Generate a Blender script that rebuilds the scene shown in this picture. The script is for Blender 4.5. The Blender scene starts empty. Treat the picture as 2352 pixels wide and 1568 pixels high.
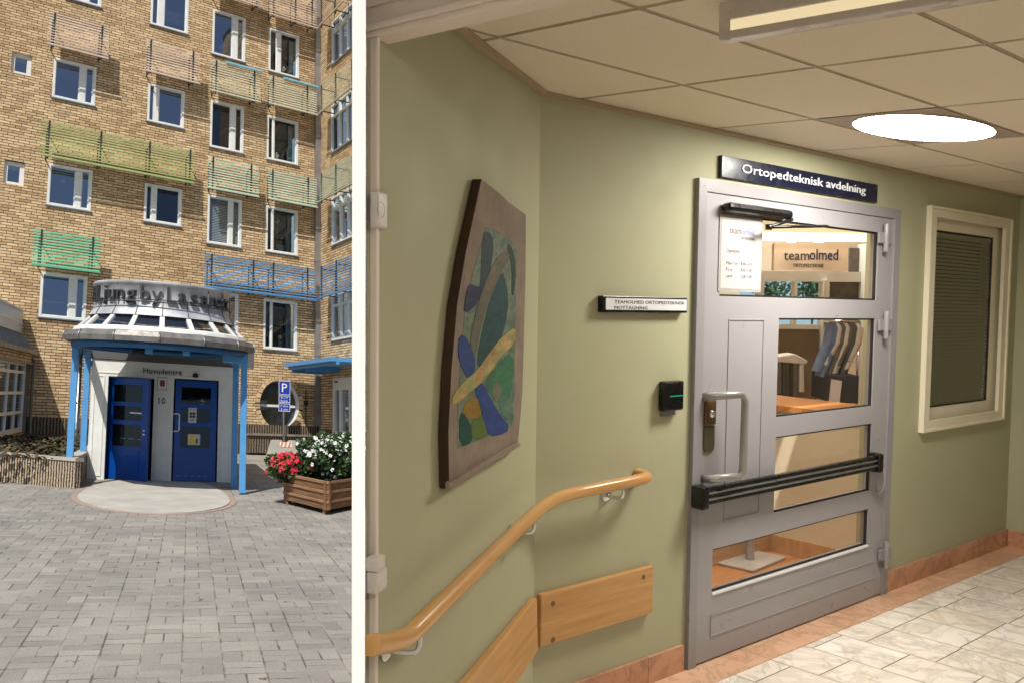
import bpy, bmesh, math, random
import numpy as np
from mathutils import Vector, Matrix
random.seed(7)
rng = np.random.RandomState(3)
S = bpy.context.scene
COL = S.collection
PI = math.pi

# ------------------------------------------------------------------ camera, world, sun, exposure
F = 2000.0                      # focal length in pixels of a 2352 px wide picture
CX, CY = 1176.0, 784.0
cam_d = bpy.data.cameras.new('camera')
cam_d.sensor_width = 36.0
cam_d.lens = 36.0 * F / 2352.0
cam_d.clip_start = 0.05
cam_d.clip_end = 400
cam_o = bpy.data.objects.new('camera', cam_d)
cam_o.rotation_euler = (PI / 2, 0, 0)
COL.objects.link(cam_o)
S.camera = cam_o

def nz(v):
    v = np.array(v, float)
    return v / np.linalg.norm(v)
def ray(x, y):                  # direction (x right, y down, z forward) of a picture point
    return np.array([x - CX, y - CY, F])

# axes of the courtyard: T across the porch, G away from the viewer, V up, U along the brick facade, W along the side wing
G = nz(ray(436, 900)); U = nz(ray(4000, 1090)); V = nz(ray(731, -9500)); W = nz(ray(-120, 940))
nL = nz(np.cross(U, G)); nL = nL if nL[1] < 0 else -nL
T = np.array([1.0, 0, .3]); T[1] = -(nL[0] * T[0] + nL[2] * T[2]) / nL[1]; T = nz(T)
# axes of the hall: D1 along the door wall, D2 across it, VR up
D1 = nz([2474, -48, F]); D2 = nz([-2326, -222, F]); VR = nz([.0115, -.998, -.0584])
EL, ER = 1.7, 1.65              # eye heights

# sun travel: right along the facade, down, and into it
Nf = nz(np.cross(U, V)); Nf = Nf if Nf[2] < 0 else -Nf          # facade normal, towards the viewer
tr = nz(U * .50 - V * .92 - Nf * .55)
def wv(p):                      # picture axes to world axes
    return Vector((float(p[0]), float(p[2]), float(-p[1])))
sdir = -wv(tr)
sun_d = bpy.data.lights.new('sun', 'SUN')
sun_d.energy = 4.6; sun_d.angle = math.radians(.5); sun_d.color = (1, .95, .87)
sun_o = bpy.data.objects.new('sun', sun_d)
sun_o.rotation_euler = sdir.to_track_quat('Z', 'Y').to_euler()
COL.objects.link(sun_o)
w = bpy.data.worlds.new('World'); S.world = w; w.use_nodes = True
nt = w.node_tree; nt.nodes.clear()
sky = nt.nodes.new('ShaderNodeTexSky'); sky.sky_type = 'NISHITA'; sky.sun_disc = False
sky.sun_elevation = math.asin(sdir.z / sdir.length); sky.sun_rotation = math.atan2(sdir.x, sdir.y)
sky.air_density = 1.2; sky.dust_density = 1.5
bg = nt.nodes.new('ShaderNodeBackground'); bg.inputs[1].default_value = .09
ow = nt.nodes.new('ShaderNodeOutputWorld')
nt.links.new(sky.outputs[0], bg.inputs[0]); nt.links.new(bg.outputs[0], ow.inputs[0])
S.view_settings.view_transform = 'Standard'; S.view_settings.look = 'None'
S.view_settings.exposure = 0.0; S.view_settings.gamma = 1.0

# ------------------------------------------------------------------ materials
def lin(c):
    return tuple((x / 255 / 12.92) if x / 255 <= .04045 else ((x / 255 + .055) / 1.055) ** 2.4 for x in c)
class NT:
    def __init__(s, name):
        s.m = bpy.data.materials.new(name); s.m.use_nodes = True
        s.t = s.m.node_tree; s.t.nodes.clear()
        s.out = s.n('ShaderNodeOutputMaterial')
    def n(s, typ, **kw):
        o = s.t.nodes.new(typ)
        for k, v in kw.items(): setattr(o, k, v)
        return o
    def l(s, a, b): s.t.links.new(a, b)
    def val(s, sock, v):
        if hasattr(v, 'is_output'): s.l(v, sock)
        else:
            if isinstance(v, tuple) and len(v) == 3 and sock.type == 'RGBA': v = v + (1,)
            sock.default_value = v
    def math(s, op, a, b=0.0, c=0.0):
        o = s.n('ShaderNodeMath', operation=op)
        for i, v in enumerate((a, b, c)): s.val(o.inputs[i], v)
        return o.outputs[0]
    def mix(s, f, a, b, blend='MIX'):
        o = s.n('ShaderNodeMix', data_type='RGBA', blend_type=blend)
        s.val(o.inputs[0], f); s.val(o.inputs[6], a); s.val(o.inputs[7], b)
        return o.outputs[2]
    def noise(s, vec, scale, detail=3, rough=.55, col=False, dist=0):
        o = s.n('ShaderNodeTexNoise'); o.inputs['Scale'].default_value = scale
        o.inputs['Detail'].default_value = detail; o.inputs['Roughness'].default_value = rough
        o.inputs['Distortion'].default_value = dist
        if vec is not None: s.l(vec, o.inputs[0])
        return o.outputs[1 if col else 0]
    def ramp(s, v, stops):
        o = s.n('ShaderNodeValToRGB'); s.l(v, o.inputs[0])
        e = o.color_ramp.elements
        while len(e) < len(stops): e.new(.5)
        for i, (p, c) in enumerate(stops):
            e[i].position = p; e[i].color = (c if isinstance(c, tuple) else (c, c, c)) + (1,)
        return o.outputs[0]
    def mapr(s, v, a, b, c, d):
        o = s.n('ShaderNodeMapRange'); s.l(v, o.inputs[0])
        for i, x in enumerate((a, b, c, d)): o.inputs[i + 1].default_value = x
        return o.outputs[0]
    def obj(s): return s.n('ShaderNodeTexCoord').outputs['Object']
    def uv(s): return s.n('ShaderNodeUVMap').outputs[0]
    def bump(s, h, strength=.3, dist=.01):
        o = s.n('ShaderNodeBump'); s.l(h, o.inputs['Height'])
        o.inputs['Strength'].default_value = strength; o.inputs['Distance'].default_value = dist
        return o.outputs[0]
    def bsdf(s, color, rough=.6, metal=0.0, bump=None, spec=.5, **kw):
        o = s.n('ShaderNodeBsdfPrincipled')
        s.val(o.inputs['Base Color'], color); s.val(o.inputs['Roughness'], rough)
        s.val(o.inputs['Metallic'], metal); o.inputs['Specular IOR Level'].default_value = spec
        for k, v in kw.items(): s.val(o.inputs[k], v)
        if bump is not None: s.l(bump, o.inputs['Normal'])
        s.l(o.outputs[0], s.out.inputs[0])
        return s.m
def plain(name, c, rough=.5, metal=0.0, var=.12, scale=6.0, bump=0.0, spec=.5, bscale=60.0):
    n = NT(name); o = n.obj(); c = lin(c)
    f = n.noise(o, scale, 4)
    col = n.mix(n.mapr(f, .3, .7, 0, 1), tuple(x * (1 - var) for x in c), tuple(min(1, x * (1 + var)) for x in c))
    r = n.mapr(n.noise(o, scale * 3, 3), .3, .7, max(0, rough - .08), min(1, rough + .08))
    b = n.bump(n.noise(o, bscale, 3), bump, .004) if bump else None
    return n.bsdf(col, r, metal, b, spec)

def brick_mat(name, light, dark, mort, bw=.26, rh=.077, ms=.012, squash=0):
    n = NT(name); uv = n.uv()
    sep = n.n('ShaderNodeSeparateXYZ'); n.l(uv, sep.inputs[0])
    vr = n.math('DIVIDE', sep.outputs[1], rh); row = n.math('FLOOR', vr)
    wn = n.n('ShaderNodeTexWhiteNoise', noise_dimensions='1D'); n.l(row, wn.inputs['W'])
    off = n.math('ADD', n.math('MULTIPLY', n.math('MODULO', row, 2.0), .5), n.math('MULTIPLY', wn.outputs[0], .25))
    ur = n.math('ADD', n.math('DIVIDE', sep.outputs[0], bw), off); cl = n.math('FLOOR', ur)
    fu = n.math('FRACT', ur); fv = n.math('FRACT', vr)
    cmb = n.n('ShaderNodeCombineXYZ'); n.l(cl, cmb.inputs[0]); n.l(row, cmb.inputs[1])
    w2 = n.n('ShaderNodeTexWhiteNoise', noise_dimensions='2D'); n.l(cmb.outputs[0], w2.inputs[0])
    big = n.noise(uv, .45, 4); fine = n.noise(uv, 30, 4)
    c1 = n.ramp(w2.outputs[0], [(0, dark), (.25, tuple((a + b) / 2 for a, b in zip(light, dark))), (.7, light), (1, tuple(min(1, x * 1.18) for x in light))])
    c2 = n.mix(n.mapr(big, .35, .65, 0, 1), c1, n.mix(1.0, c1, (.86, .80, .74), 'MULTIPLY'))
    c3 = n.mix(n.mapr(fine, .3, .7, 0, .4), c2, n.mix(1.0, c2, (.66, .62, .58), 'MULTIPLY'))
    ju = n.math('LESS_THAN', fu, ms / bw * 1.2); jv = n.math('LESS_THAN', fv, ms / rh * 1.5)
    j = n.math('MAXIMUM', ju, jv)
    jn = n.mapr(n.noise(uv, 7, 3), .35, .65, .75, 1)
    col = n.mix(n.math('MULTIPLY', j, jn), c3, mort)
    h = n.math('SUBTRACT', n.math('MULTIPLY', fine, .25), j)
    return n.bsdf(col, .85, 0, n.bump(h, .9, .012), .2)

M = {}
M['brick'] = brick_mat('golden_brick', lin((226, 200, 160)), lin((188, 158, 120)), lin((58, 46, 36)))
M['brickwing'] = M['brick']
M['white'] = plain('white_paint', (226, 226, 220), .45, var=.05)
M['alu'] = plain('window_aluminium', (226, 228, 224), .4, var=.06)
M['zinc'] = plain('zinc_sheet', (150, 150, 152), .42, .55, var=.22, scale=3)
M['zincdark'] = plain('weathered_lead', (128, 124, 120), .5, .45, var=.35, scale=5)
M['drum'] = plain('brushed_drum_sheet', (196, 197, 200), .40, .22, var=.28, scale=3.5)
M['steel'] = plain('galvanised_steel', (165, 167, 168), .35, .8, var=.12, scale=8)
M['chrome'] = plain('chrome', (215, 215, 215), .12, 1.0, var=.05)
M['blue'] = plain('light_blue_paint', (82, 150, 205), .45, var=.08)
M['doorblue'] = plain('deep_blue_paint', (0, 66, 148), .34, var=.12, scale=3)
M['letters'] = plain('dark_grey_letters', (58, 59, 62), .5, .2)
M['black'] = plain('black_plastic', (14, 14, 15), .3, var=.1)
M['rubber'] = plain('dark_rubber', (26, 26, 28), .6)
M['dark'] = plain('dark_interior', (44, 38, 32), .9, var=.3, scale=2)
M['soffit'] = plain('grey_soffit_panel', (86, 86, 84), .6, var=.08)
M['concrete'] = plain('pale_concrete', (176, 172, 163), .85, var=.14, scale=2.2, bump=.25)
M['plinth'] = plain('plinth_concrete', (132, 124, 112), .9, var=.3, scale=5, bump=.4)
M['soil'] = plain('dark_soil', (52, 42, 30), .95, var=.45, scale=14, bump=.6)
M['leafgreen'] = plain('leaf_green', (52, 84, 34), .55, var=.45, scale=12)
M['leafdark'] = plain('leaf_dark', (40, 46, 26), .7, var=.5, scale=14)
M['leafbrown'] = plain('dry_leaf', (92, 74, 44), .8, var=.4, scale=14)
M['red'] = plain('red_petals', (226, 52, 74), .5, var=.25, scale=20)
M['petal'] = plain('white_petals', (236, 236, 232), .5, var=.05, scale=20)
M['lampwhite'] = plain('white_shade', (222, 220, 205), .5)
M['curtain'] = plain('pale_teal_curtain', (120, 150, 148), .8, var=.2, scale=10)
M['curtainw'] = plain('cream_curtain', (190, 186, 170), .8, var=.2, scale=10)
M['blind'] = plain('white_blind', (205, 210, 214), .5, var=.05)
M['signblue'] = plain('sign_blue', (24, 60, 160), .4, var=.05)
M['signwhite'] = plain('sign_white', (232, 234, 236), .4, var=.03)
M['orange'] = plain('orange_reflector', (230, 130, 40), .4)
M['redsign'] = plain('dull_red_print', (150, 60, 50), .5)
M['yellowprint'] = plain('yellow_print', (225, 205, 100), .5, var=.3, scale=30)
M['greenprint'] = plain('green_print', (70, 120, 50), .5, var=.3, scale=30)
M['navytext'] = plain('navy_text', (24, 24, 84), .5)
M['darktext'] = plain('dark_text', (60, 58, 60), .5)
M['bluetext'] = plain('blue_text', (60, 100, 180), .5)
def slatmat(nm, c): M[nm] = plain(nm, c, .45, var=.1, scale=4)
slatmat('slat_beige', (196, 180, 166)); slatmat('slat_lime', (150, 162, 104)); slatmat('slat_mint', (174, 192, 172))
slatmat('slat_pale', (186, 188, 166)); slatmat('slat_green', (104, 180, 144)); slatmat('slat_blue', (76, 126, 168))
slatmat('slat_sky', (126, 190, 214)); slatmat('slat_post', (38, 46, 48))

def glass_ext(name, refl=.34, tint=(.55, .62, .75), thru=(.75, .8, .8)):
    n = NT(name)
    tr_ = n.n('ShaderNodeBsdfTransparent'); tr_.inputs[0].default_value = thru + (1,)
    gl = n.n('ShaderNodeBsdfGlossy'); gl.inputs['Roughness'].default_value = .015
    gl.inputs['Color'].default_value = tint + (1,)
    b = n.bump(n.noise(n.obj(), 1.2, 2), .05, .05); n.l(b, gl.inputs['Normal'])
    fr = n.n('ShaderNodeFresnel'); fr.inputs[0].default_value = 1.5
    f = n.math('MINIMUM', n.math('ADD', fr.outputs[0], refl), 1.0)
    mx = n.n('ShaderNodeMixShader'); n.l(f, mx.inputs[0]); n.l(tr_.outputs[0], mx.inputs[1]); n.l(gl.outputs[0], mx.inputs[2])
    n.l(mx.outputs[0], n.out.inputs[0])
    return n.m
M['glass'] = glass_ext('window_glass', .42)
M['glasslo'] = glass_ext('door_glass', .01, (.8, .85, .9))
M['clear'] = glass_ext('clear_glass', .0, (1, 1, 1), (.94, .96, .94))
M['glassroof'] = glass_ext('canopy_glass', .16, (.75, .82, .92))
M['glassdim'] = glass_ext('dim_window_glass', .10)
def emit(name, c, s):
    n = NT(name); e = n.n('ShaderNodeEmission'); e.inputs[0].default_value = c + (1,); e.inputs[1].default_value = s
    n.l(e.outputs[0], n.out.inputs[0]); return n.m
M['lamp'] = emit('lamp_diffuser', (1, .955, .87), 62)
M['fill_lamp'] = emit('added_lamp_diffuser', (1, .95, .87), 32)
M['lightbox'] = emit('lightbox_panel', (1, .80, .47), .85)
M['cove'] = emit('cove_light', (1, .83, .52), 2.6)
M['spot'] = emit('spot_lens', (1, .93, .8), 12)
M['greenled'] = emit('green_led', (.05, .8, .45), .4)
M['dimceiling'] = plain('room_ceiling', (205, 190, 150), .8)

def paving_mat():
    n = NT('basket_paving'); uv = n.uv()
    sep = n.n('ShaderNodeSeparateXYZ'); n.l(uv, sep.inputs[0])
    c = .245
    u = n.math('DIVIDE', sep.outputs[0], c); v = n.math('DIVIDE', sep.outputs[1], c)
    iu = n.math('FLOOR', u); iv = n.math('FLOOR', v); fu = n.math('FRACT', u); fv = n.math('FRACT', v)
    chk = n.math('MODULO', n.math('ADD', iu, iv), 2.0)       # 0: two bricks along v
    fu2 = n.math('FRACT', n.math('MULTIPLY', u, 2.0)); fv2 = n.math('FRACT', n.math('MULTIPLY', v, 2.0))
    def edge(f, w_): return n.math('MINIMUM', f, n.math('SUBTRACT', 1.0, f))
    eu = edge(fu, 0); ev = edge(fv, 0)
    mu = n.math('MULTIPLY', edge(fu2, 0), .5); mv = n.math('MULTIPLY', edge(fv2, 0), .5)
    du = n.math('MINIMUM', eu, n.math('ADD', mu, n.math('MULTIPLY', chk, 9.0)))
    dv = n.math('MINIMUM', ev, n.math('ADD', mv, n.math('MULTIPLY', n.math('SUBTRACT', 1.0, chk), 9.0)))
    wob = n.mapr(n.noise(uv, 9, 3), .3, .7, .6, 1.5)
    ju = n.math('SUBTRACT', 1.0, n.math('DIVIDE', du, n.math('MULTIPLY', wob, .026))); ju = n.math('MAXIMUM', ju, 0.0)
    jv = n.math('SUBTRACT', 1.0, n.math('DIVIDE', dv, n.math('MULTIPLY', wob, .024))); jv = n.math('MAXIMUM', jv, 0.0)
    j = n.math('MINIMUM', n.math('MULTIPLY', n.math('MAXIMUM', ju, n.math('MULTIPLY', jv, .8)), 2.2), 1.0)
    hu = n.math('MULTIPLY', n.math('FLOOR', n.math('MULTIPLY', fu, 2.0)), n.math('SUBTRACT', 1.0, chk))
    hv = n.math('MULTIPLY', n.math('FLOOR', n.math('MULTIPLY', fv, 2.0)), chk)
    cmb = n.n('ShaderNodeCombineXYZ'); n.l(n.math('ADD', iu, n.math('MULTIPLY', hu, .37)), cmb.inputs[0]); n.l(n.math('ADD', iv, n.math('MULTIPLY', hv, .37)), cmb.inputs[1])
    wn = n.n('ShaderNodeTexWhiteNoise', noise_dimensions='2D'); n.l(cmb.outputs[0], wn.inputs[0])
    base = n.ramp(wn.outputs[0], [(0, lin((134, 130, 124))), (.5, lin((142, 138, 131))), (1, lin((150, 146, 138)))])
    big = n.noise(uv, .8, 4)
    base = n.mix(n.mapr(big, .38, .62, 0, 1), base, n.mix(1.0, base, (.78, .79, .82), 'MULTIPLY'))
    g = n.noise(uv, 120, 3, .75)
    base = n.mix(n.mapr(g, .35, .65, .0, .85), base, n.mix(1.0, base, (1.55, 1.53, 1.5), 'MULTIPLY'))
    g2 = n.noise(uv, 70, 2, .8)
    base = n.mix(n.mapr(g2, .58, .70, 0, .75), base, lin((66, 64, 62)))
    g3 = n.noise(uv, 5.5, 3, .6)
    base = n.mix(n.mapr(g3, .66, .72, 0, .8), base, lin((60, 58, 54)))
    g4 = n.noise(uv, .35, 5, .7)
    base = n.mix(n.mapr(g4, .50, .62, 0, .55), base, n.mix(1.0, base, (.74, .76, .82), 'MULTIPLY'))
    jc = n.mix(n.mapr(n.noise(uv, 3.5, 3), .42, .58, 0, 1), lin((54, 50, 44)), lin((158, 152, 140)))
    col = n.mix(n.math('MULTIPLY', j, .68), base, jc)
    h = n.math('ADD', n.math('MULTIPLY', n.math('SUBTRACT', 1.0, j), .8), n.math('MULTIPLY', g, .35))
    return n.bsdf(col, .88, 0, n.bump(h, .6, .008), .25)
M['paving'] = paving_mat()

def wood_mat(name, c1, c2, scale=1.0, along='x', rough=.4):
    n = NT(name); uv = n.uv()
    mp = n.n('ShaderNodeMapping'); n.l(uv, mp.inputs[0])
    mp.inputs['Scale'].default_value = (1.2 * scale, 22 * scale, 1) if along == 'x' else (22 * scale, 1.2 * scale, 1)
    a = n.noise(mp.outputs[0], 1.6, 5, .6, dist=.6)
    b = n.noise(mp.outputs[0], 7, 3, .6)
    c = n.mix(n.mapr(a, .32, .68, 0, 1), lin(c1), lin(c2))
    c = n.mix(n.mapr(b, .55, .75, 0, .35), c, n.mix(1.0, c, (.6, .5, .4), 'MULTIPLY'))
    return n.bsdf(c, rough, 0, n.bump(b, .12, .002), .45)
M['pine'] = wood_mat('varnished_pine', (208, 162, 104), (188, 138, 82), 1.0, 'x', .35)
M['beech'] = wood_mat('lacquered_beech', (214, 168, 108), (200, 148, 88), 1.0, 'x', .22)
M['woodfloor'] = wood_mat('shop_wood_floor', (204, 140, 80), (176, 108, 56), 1.2, 'x', .35)
M['planter'] = wood_mat('weathered_plank', (150, 112, 76), (96, 66, 42), 1.6, 'x', .85)
M['planter2'] = wood_mat('weathered_rail', (176, 134, 98), (122, 86, 60), 1.6, 'x', .85)
M['darkwood'] = plain('dark_brown_edge', (52, 30, 12), .6, var=.3, scale=8)
M['taupe'] = plain('taupe_rough_board', (134, 118, 104), .85, var=.2, scale=9, bump=.8, bscale=25)

def ribbed_mat(name, c1, c2, per=.06):
    n = NT(name); uv = n.uv()
    sep = n.n('ShaderNodeSeparateXYZ'); n.l(uv, sep.inputs[0])
    wob = n.noise(uv, 5, 3)
    u = n.math('ADD', n.math('DIVIDE', sep.outputs[0], per), n.math('MULTIPLY', wob, .7))
    f = n.math('ABSOLUTE', n.math('SUBTRACT', n.math('FRACT', u), .5))
    chip = n.noise(uv, 26, 4, .7)
    g = n.math('ADD', n.math('MULTIPLY', f, 2.0), n.math('MULTIPLY', n.math('SUBTRACT', chip, .5), 1.6))
    col = n.mix(n.mapr(g, .3, .75, 0, 1), lin(c1), lin(c2))
    return n.bsdf(col, .9, 0, n.bump(g, .9, .02), .2)
M['ribbed'] = ribbed_mat('ribbed_concrete', (64, 54, 42), (206, 186, 160), .055)
M['ribdark'] = ribbed_mat('ribbed_plinth', (58, 50, 42), (140, 126, 108), .075)

def paint_wall(name, c, bump=.12):
    n = NT(name); o = n.obj(); c = lin(c)
    f = n.noise(o, 1.3, 4)
    col = n.mix(n.mapr(f, .3, .7, 0, 1), tuple(x * .93 for x in c), tuple(x * 1.04 for x in c))
    mp = n.n('ShaderNodeMapping'); n.l(o, mp.inputs[0]); mp.inputs['Scale'].default_value = (7, 7, 42)
    col = n.mix(n.mapr(n.noise(mp.outputs[0], 1.0, 4, .7), .66, .74, 0, .10), col, n.mix(1.0, col, (.62, .60, .56), 'MULTIPLY'))
    h = n.math('ADD', n.noise(o, 150, 3), n.math('MULTIPLY', n.noise(o, 9, 3), .9))
    b = n.bump(h, bump * 1.6, .003)
    return n.bsdf(col, n.mapr(n.noise(o, 5, 4), .3, .7, .52, .68), 0, b, .25)
M['green'] = paint_wall('sage_green_paint', (178, 177, 146))
M['cream'] = paint_wall('cream_wall', (222, 208, 184))
M['beige'] = paint_wall('warm_white_trim', (238, 224, 210), .03)
M['creamtrim'] = paint_wall('cream_window_trim', (232, 224, 198), .03)
M['hallwhite'] = paint_wall('hall_white_paint', (232, 226, 214))
M['plainwhite'] = paint_wall('white_post_paint', (250, 252, 255), .0)
def tile_mat():
    n = NT('mineral_tile'); o = n.obj()
    pit = n.noise(o, 210, 2, .8); big = n.noise(o, 1.1, 3)
    c = n.mix(n.mapr(pit, .60, .68, 0, .35), lin((240, 228, 206)), lin((176, 164, 142)))
    c = n.mix(n.mapr(big, .35, .65, 0, .25), c, n.mix(1.0, c, (.90, .88, .84), 'MULTIPLY'))
    return n.bsdf(c, .85, 0, n.bump(n.noise(o, 260, 3, .8), .5, .003), .2)
M['tile'] = tile_mat()
M['tbar'] = plain('ceiling_grid_bar', (176, 158, 128), .5, var=.04)
M['doorgrey'] = plain('warm_grey_door_paint', (158, 155, 158), .35, var=.03, scale=2)
M['doorframe'] = plain('grey_door_frame_paint', (148, 145, 148), .35, var=.03, scale=2)
M['handle'] = plain('grey_handle', (160, 162, 158), .18, .35)
M['bronze'] = plain('bronze_lock', (120, 96, 70), .35, .7)
M['navysign'] = plain('navy_sign', (14, 22, 48), .25, var=.05)
M['paper'] = plain('paper', (206, 200, 200), .6, var=.03)
M['plasticwhite'] = plain('white_plastic', (214, 206, 200), .3, var=.03)
M['socketgrey'] = plain('socket_recess', (128, 112, 104), .5)
M['shopsign'] = plain('pink_beige_panel', (226, 200, 180), .5, var=.03)
M['mat'] = plain('dark_mat', (48, 42, 38), .95, var=.3, scale=40)
M['navycloth'] = plain('navy_fabric', (34, 34, 52), .8, var=.3, scale=12)
M['bluecloth'] = plain('blue_fabric', (100, 116, 150), .8, var=.2, scale=12)
M['greycloth'] = plain('grey_fabric', (96, 88, 82), .8, var=.3, scale=12)
M['whitecloth'] = plain('white_fabric', (206, 198, 190), .8, var=.1, scale=12)
M['taupewall'] = plain('taupe_panel', (118, 100, 80), .6, var=.1)

def marble(name, base, vein, tint, wall=False, joints=True):
    n = NT(name); uv = n.uv()
    sep = n.n('ShaderNodeSeparateXYZ'); n.l(uv, sep.inputs[0])
    a, b = sep.outputs[0], sep.outputs[1]
    if joints:
        st = n.math('DIVIDE', n.math('ADD', a, .0), .266); si = n.math('FLOOR', st); fa = n.math('FRACT', st)
        wn = n.n('ShaderNodeTexWhiteNoise', noise_dimensions='1D'); n.l(si, wn.inputs['W'])
        vv = n.math('ADD', n.math('DIVIDE', b, .31), n.math('MULTIPLY', wn.outputs[0], 5.0)); vi = n.math('FLOOR', vv); fb = n.math('FRACT', vv)
    else:
        vv = n.math('DIVIDE', a, .62); si = n.math('FLOOR', vv); vi = n.math('MULTIPLY', si, 2.0); fb = n.math('FRACT', vv); fa = None
    cmb = n.n('ShaderNodeCombineXYZ'); n.l(si, cmb.inputs[0]); n.l(vi, cmb.inputs[1])
    w2 = n.n('ShaderNodeTexWhiteNoise', noise_dimensions='2D'); n.l(cmb.outputs[0], w2.inputs[0])
    sc = n.n('ShaderNodeVectorMath', operation='SCALE'); n.l(w2.outputs[1], sc.inputs[0]); sc.inputs[3].default_value = 9.0
    ad = n.n('ShaderNodeVectorMath', operation='ADD'); n.l(uv, ad.inputs[0]); n.l(sc.outputs[0], ad.inputs[1])
    p = ad.outputs[0]
    v1 = n.math('ABSOLUTE', n.math('SUBTRACT', n.noise(p, 3.2, 6, .6, dist=1.4), .5))
    v2 = n.math('ABSOLUTE', n.math('SUBTRACT', n.noise(p, 1.7, 5, .6, dist=2.0), .52))
    c = n.mix(n.mapr(n.noise(p, 2.4, 4), .35, .65, 0, 1), lin(base), lin(tint))
    c = n.mix(n.mapr(v1, 0, .035, .55, 0), c, lin(vein))
    c = n.mix(n.mapr(v2, 0, .06, .35, 0), c, n.mix(1.0, lin(vein), (1.1, 1, .85), 'MULTIPLY'))
    c = n.mix(n.mapr(w2.outputs[0], 0, 1, 0, .14), c, n.mix(1.0, c, (.8, .78, .74), 'MULTIPLY'))
    eb = n.math('MINIMUM', fb, n.math('SUBTRACT', 1.0, fb))
    c = n.mix(n.math('LESS_THAN', eb, .009 if joints else .0025), c, lin((96, 84, 70)))
    if fa is not None:
        ea = n.math('MINIMUM', fa, n.math('SUBTRACT', 1.0, fa))
        c = n.mix(n.math('MULTIPLY', n.math('LESS_THAN', ea, .022), .7), c, lin((158, 148, 132)))
    return n.bsdf(c, .28, 0, None, .5)
M['marble'] = marble('white_marble_tiles', (248, 242, 236), (176, 170, 166), (242, 230, 216))
M['peach'] = marble('peach_marble', (230, 190, 158), (170, 134, 108), (218, 170, 138), joints=False)
M['peachdark'] = marble('peach_marble_skirting', (208, 158, 128), (140, 104, 82), (196, 142, 110), joints=False)

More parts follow.
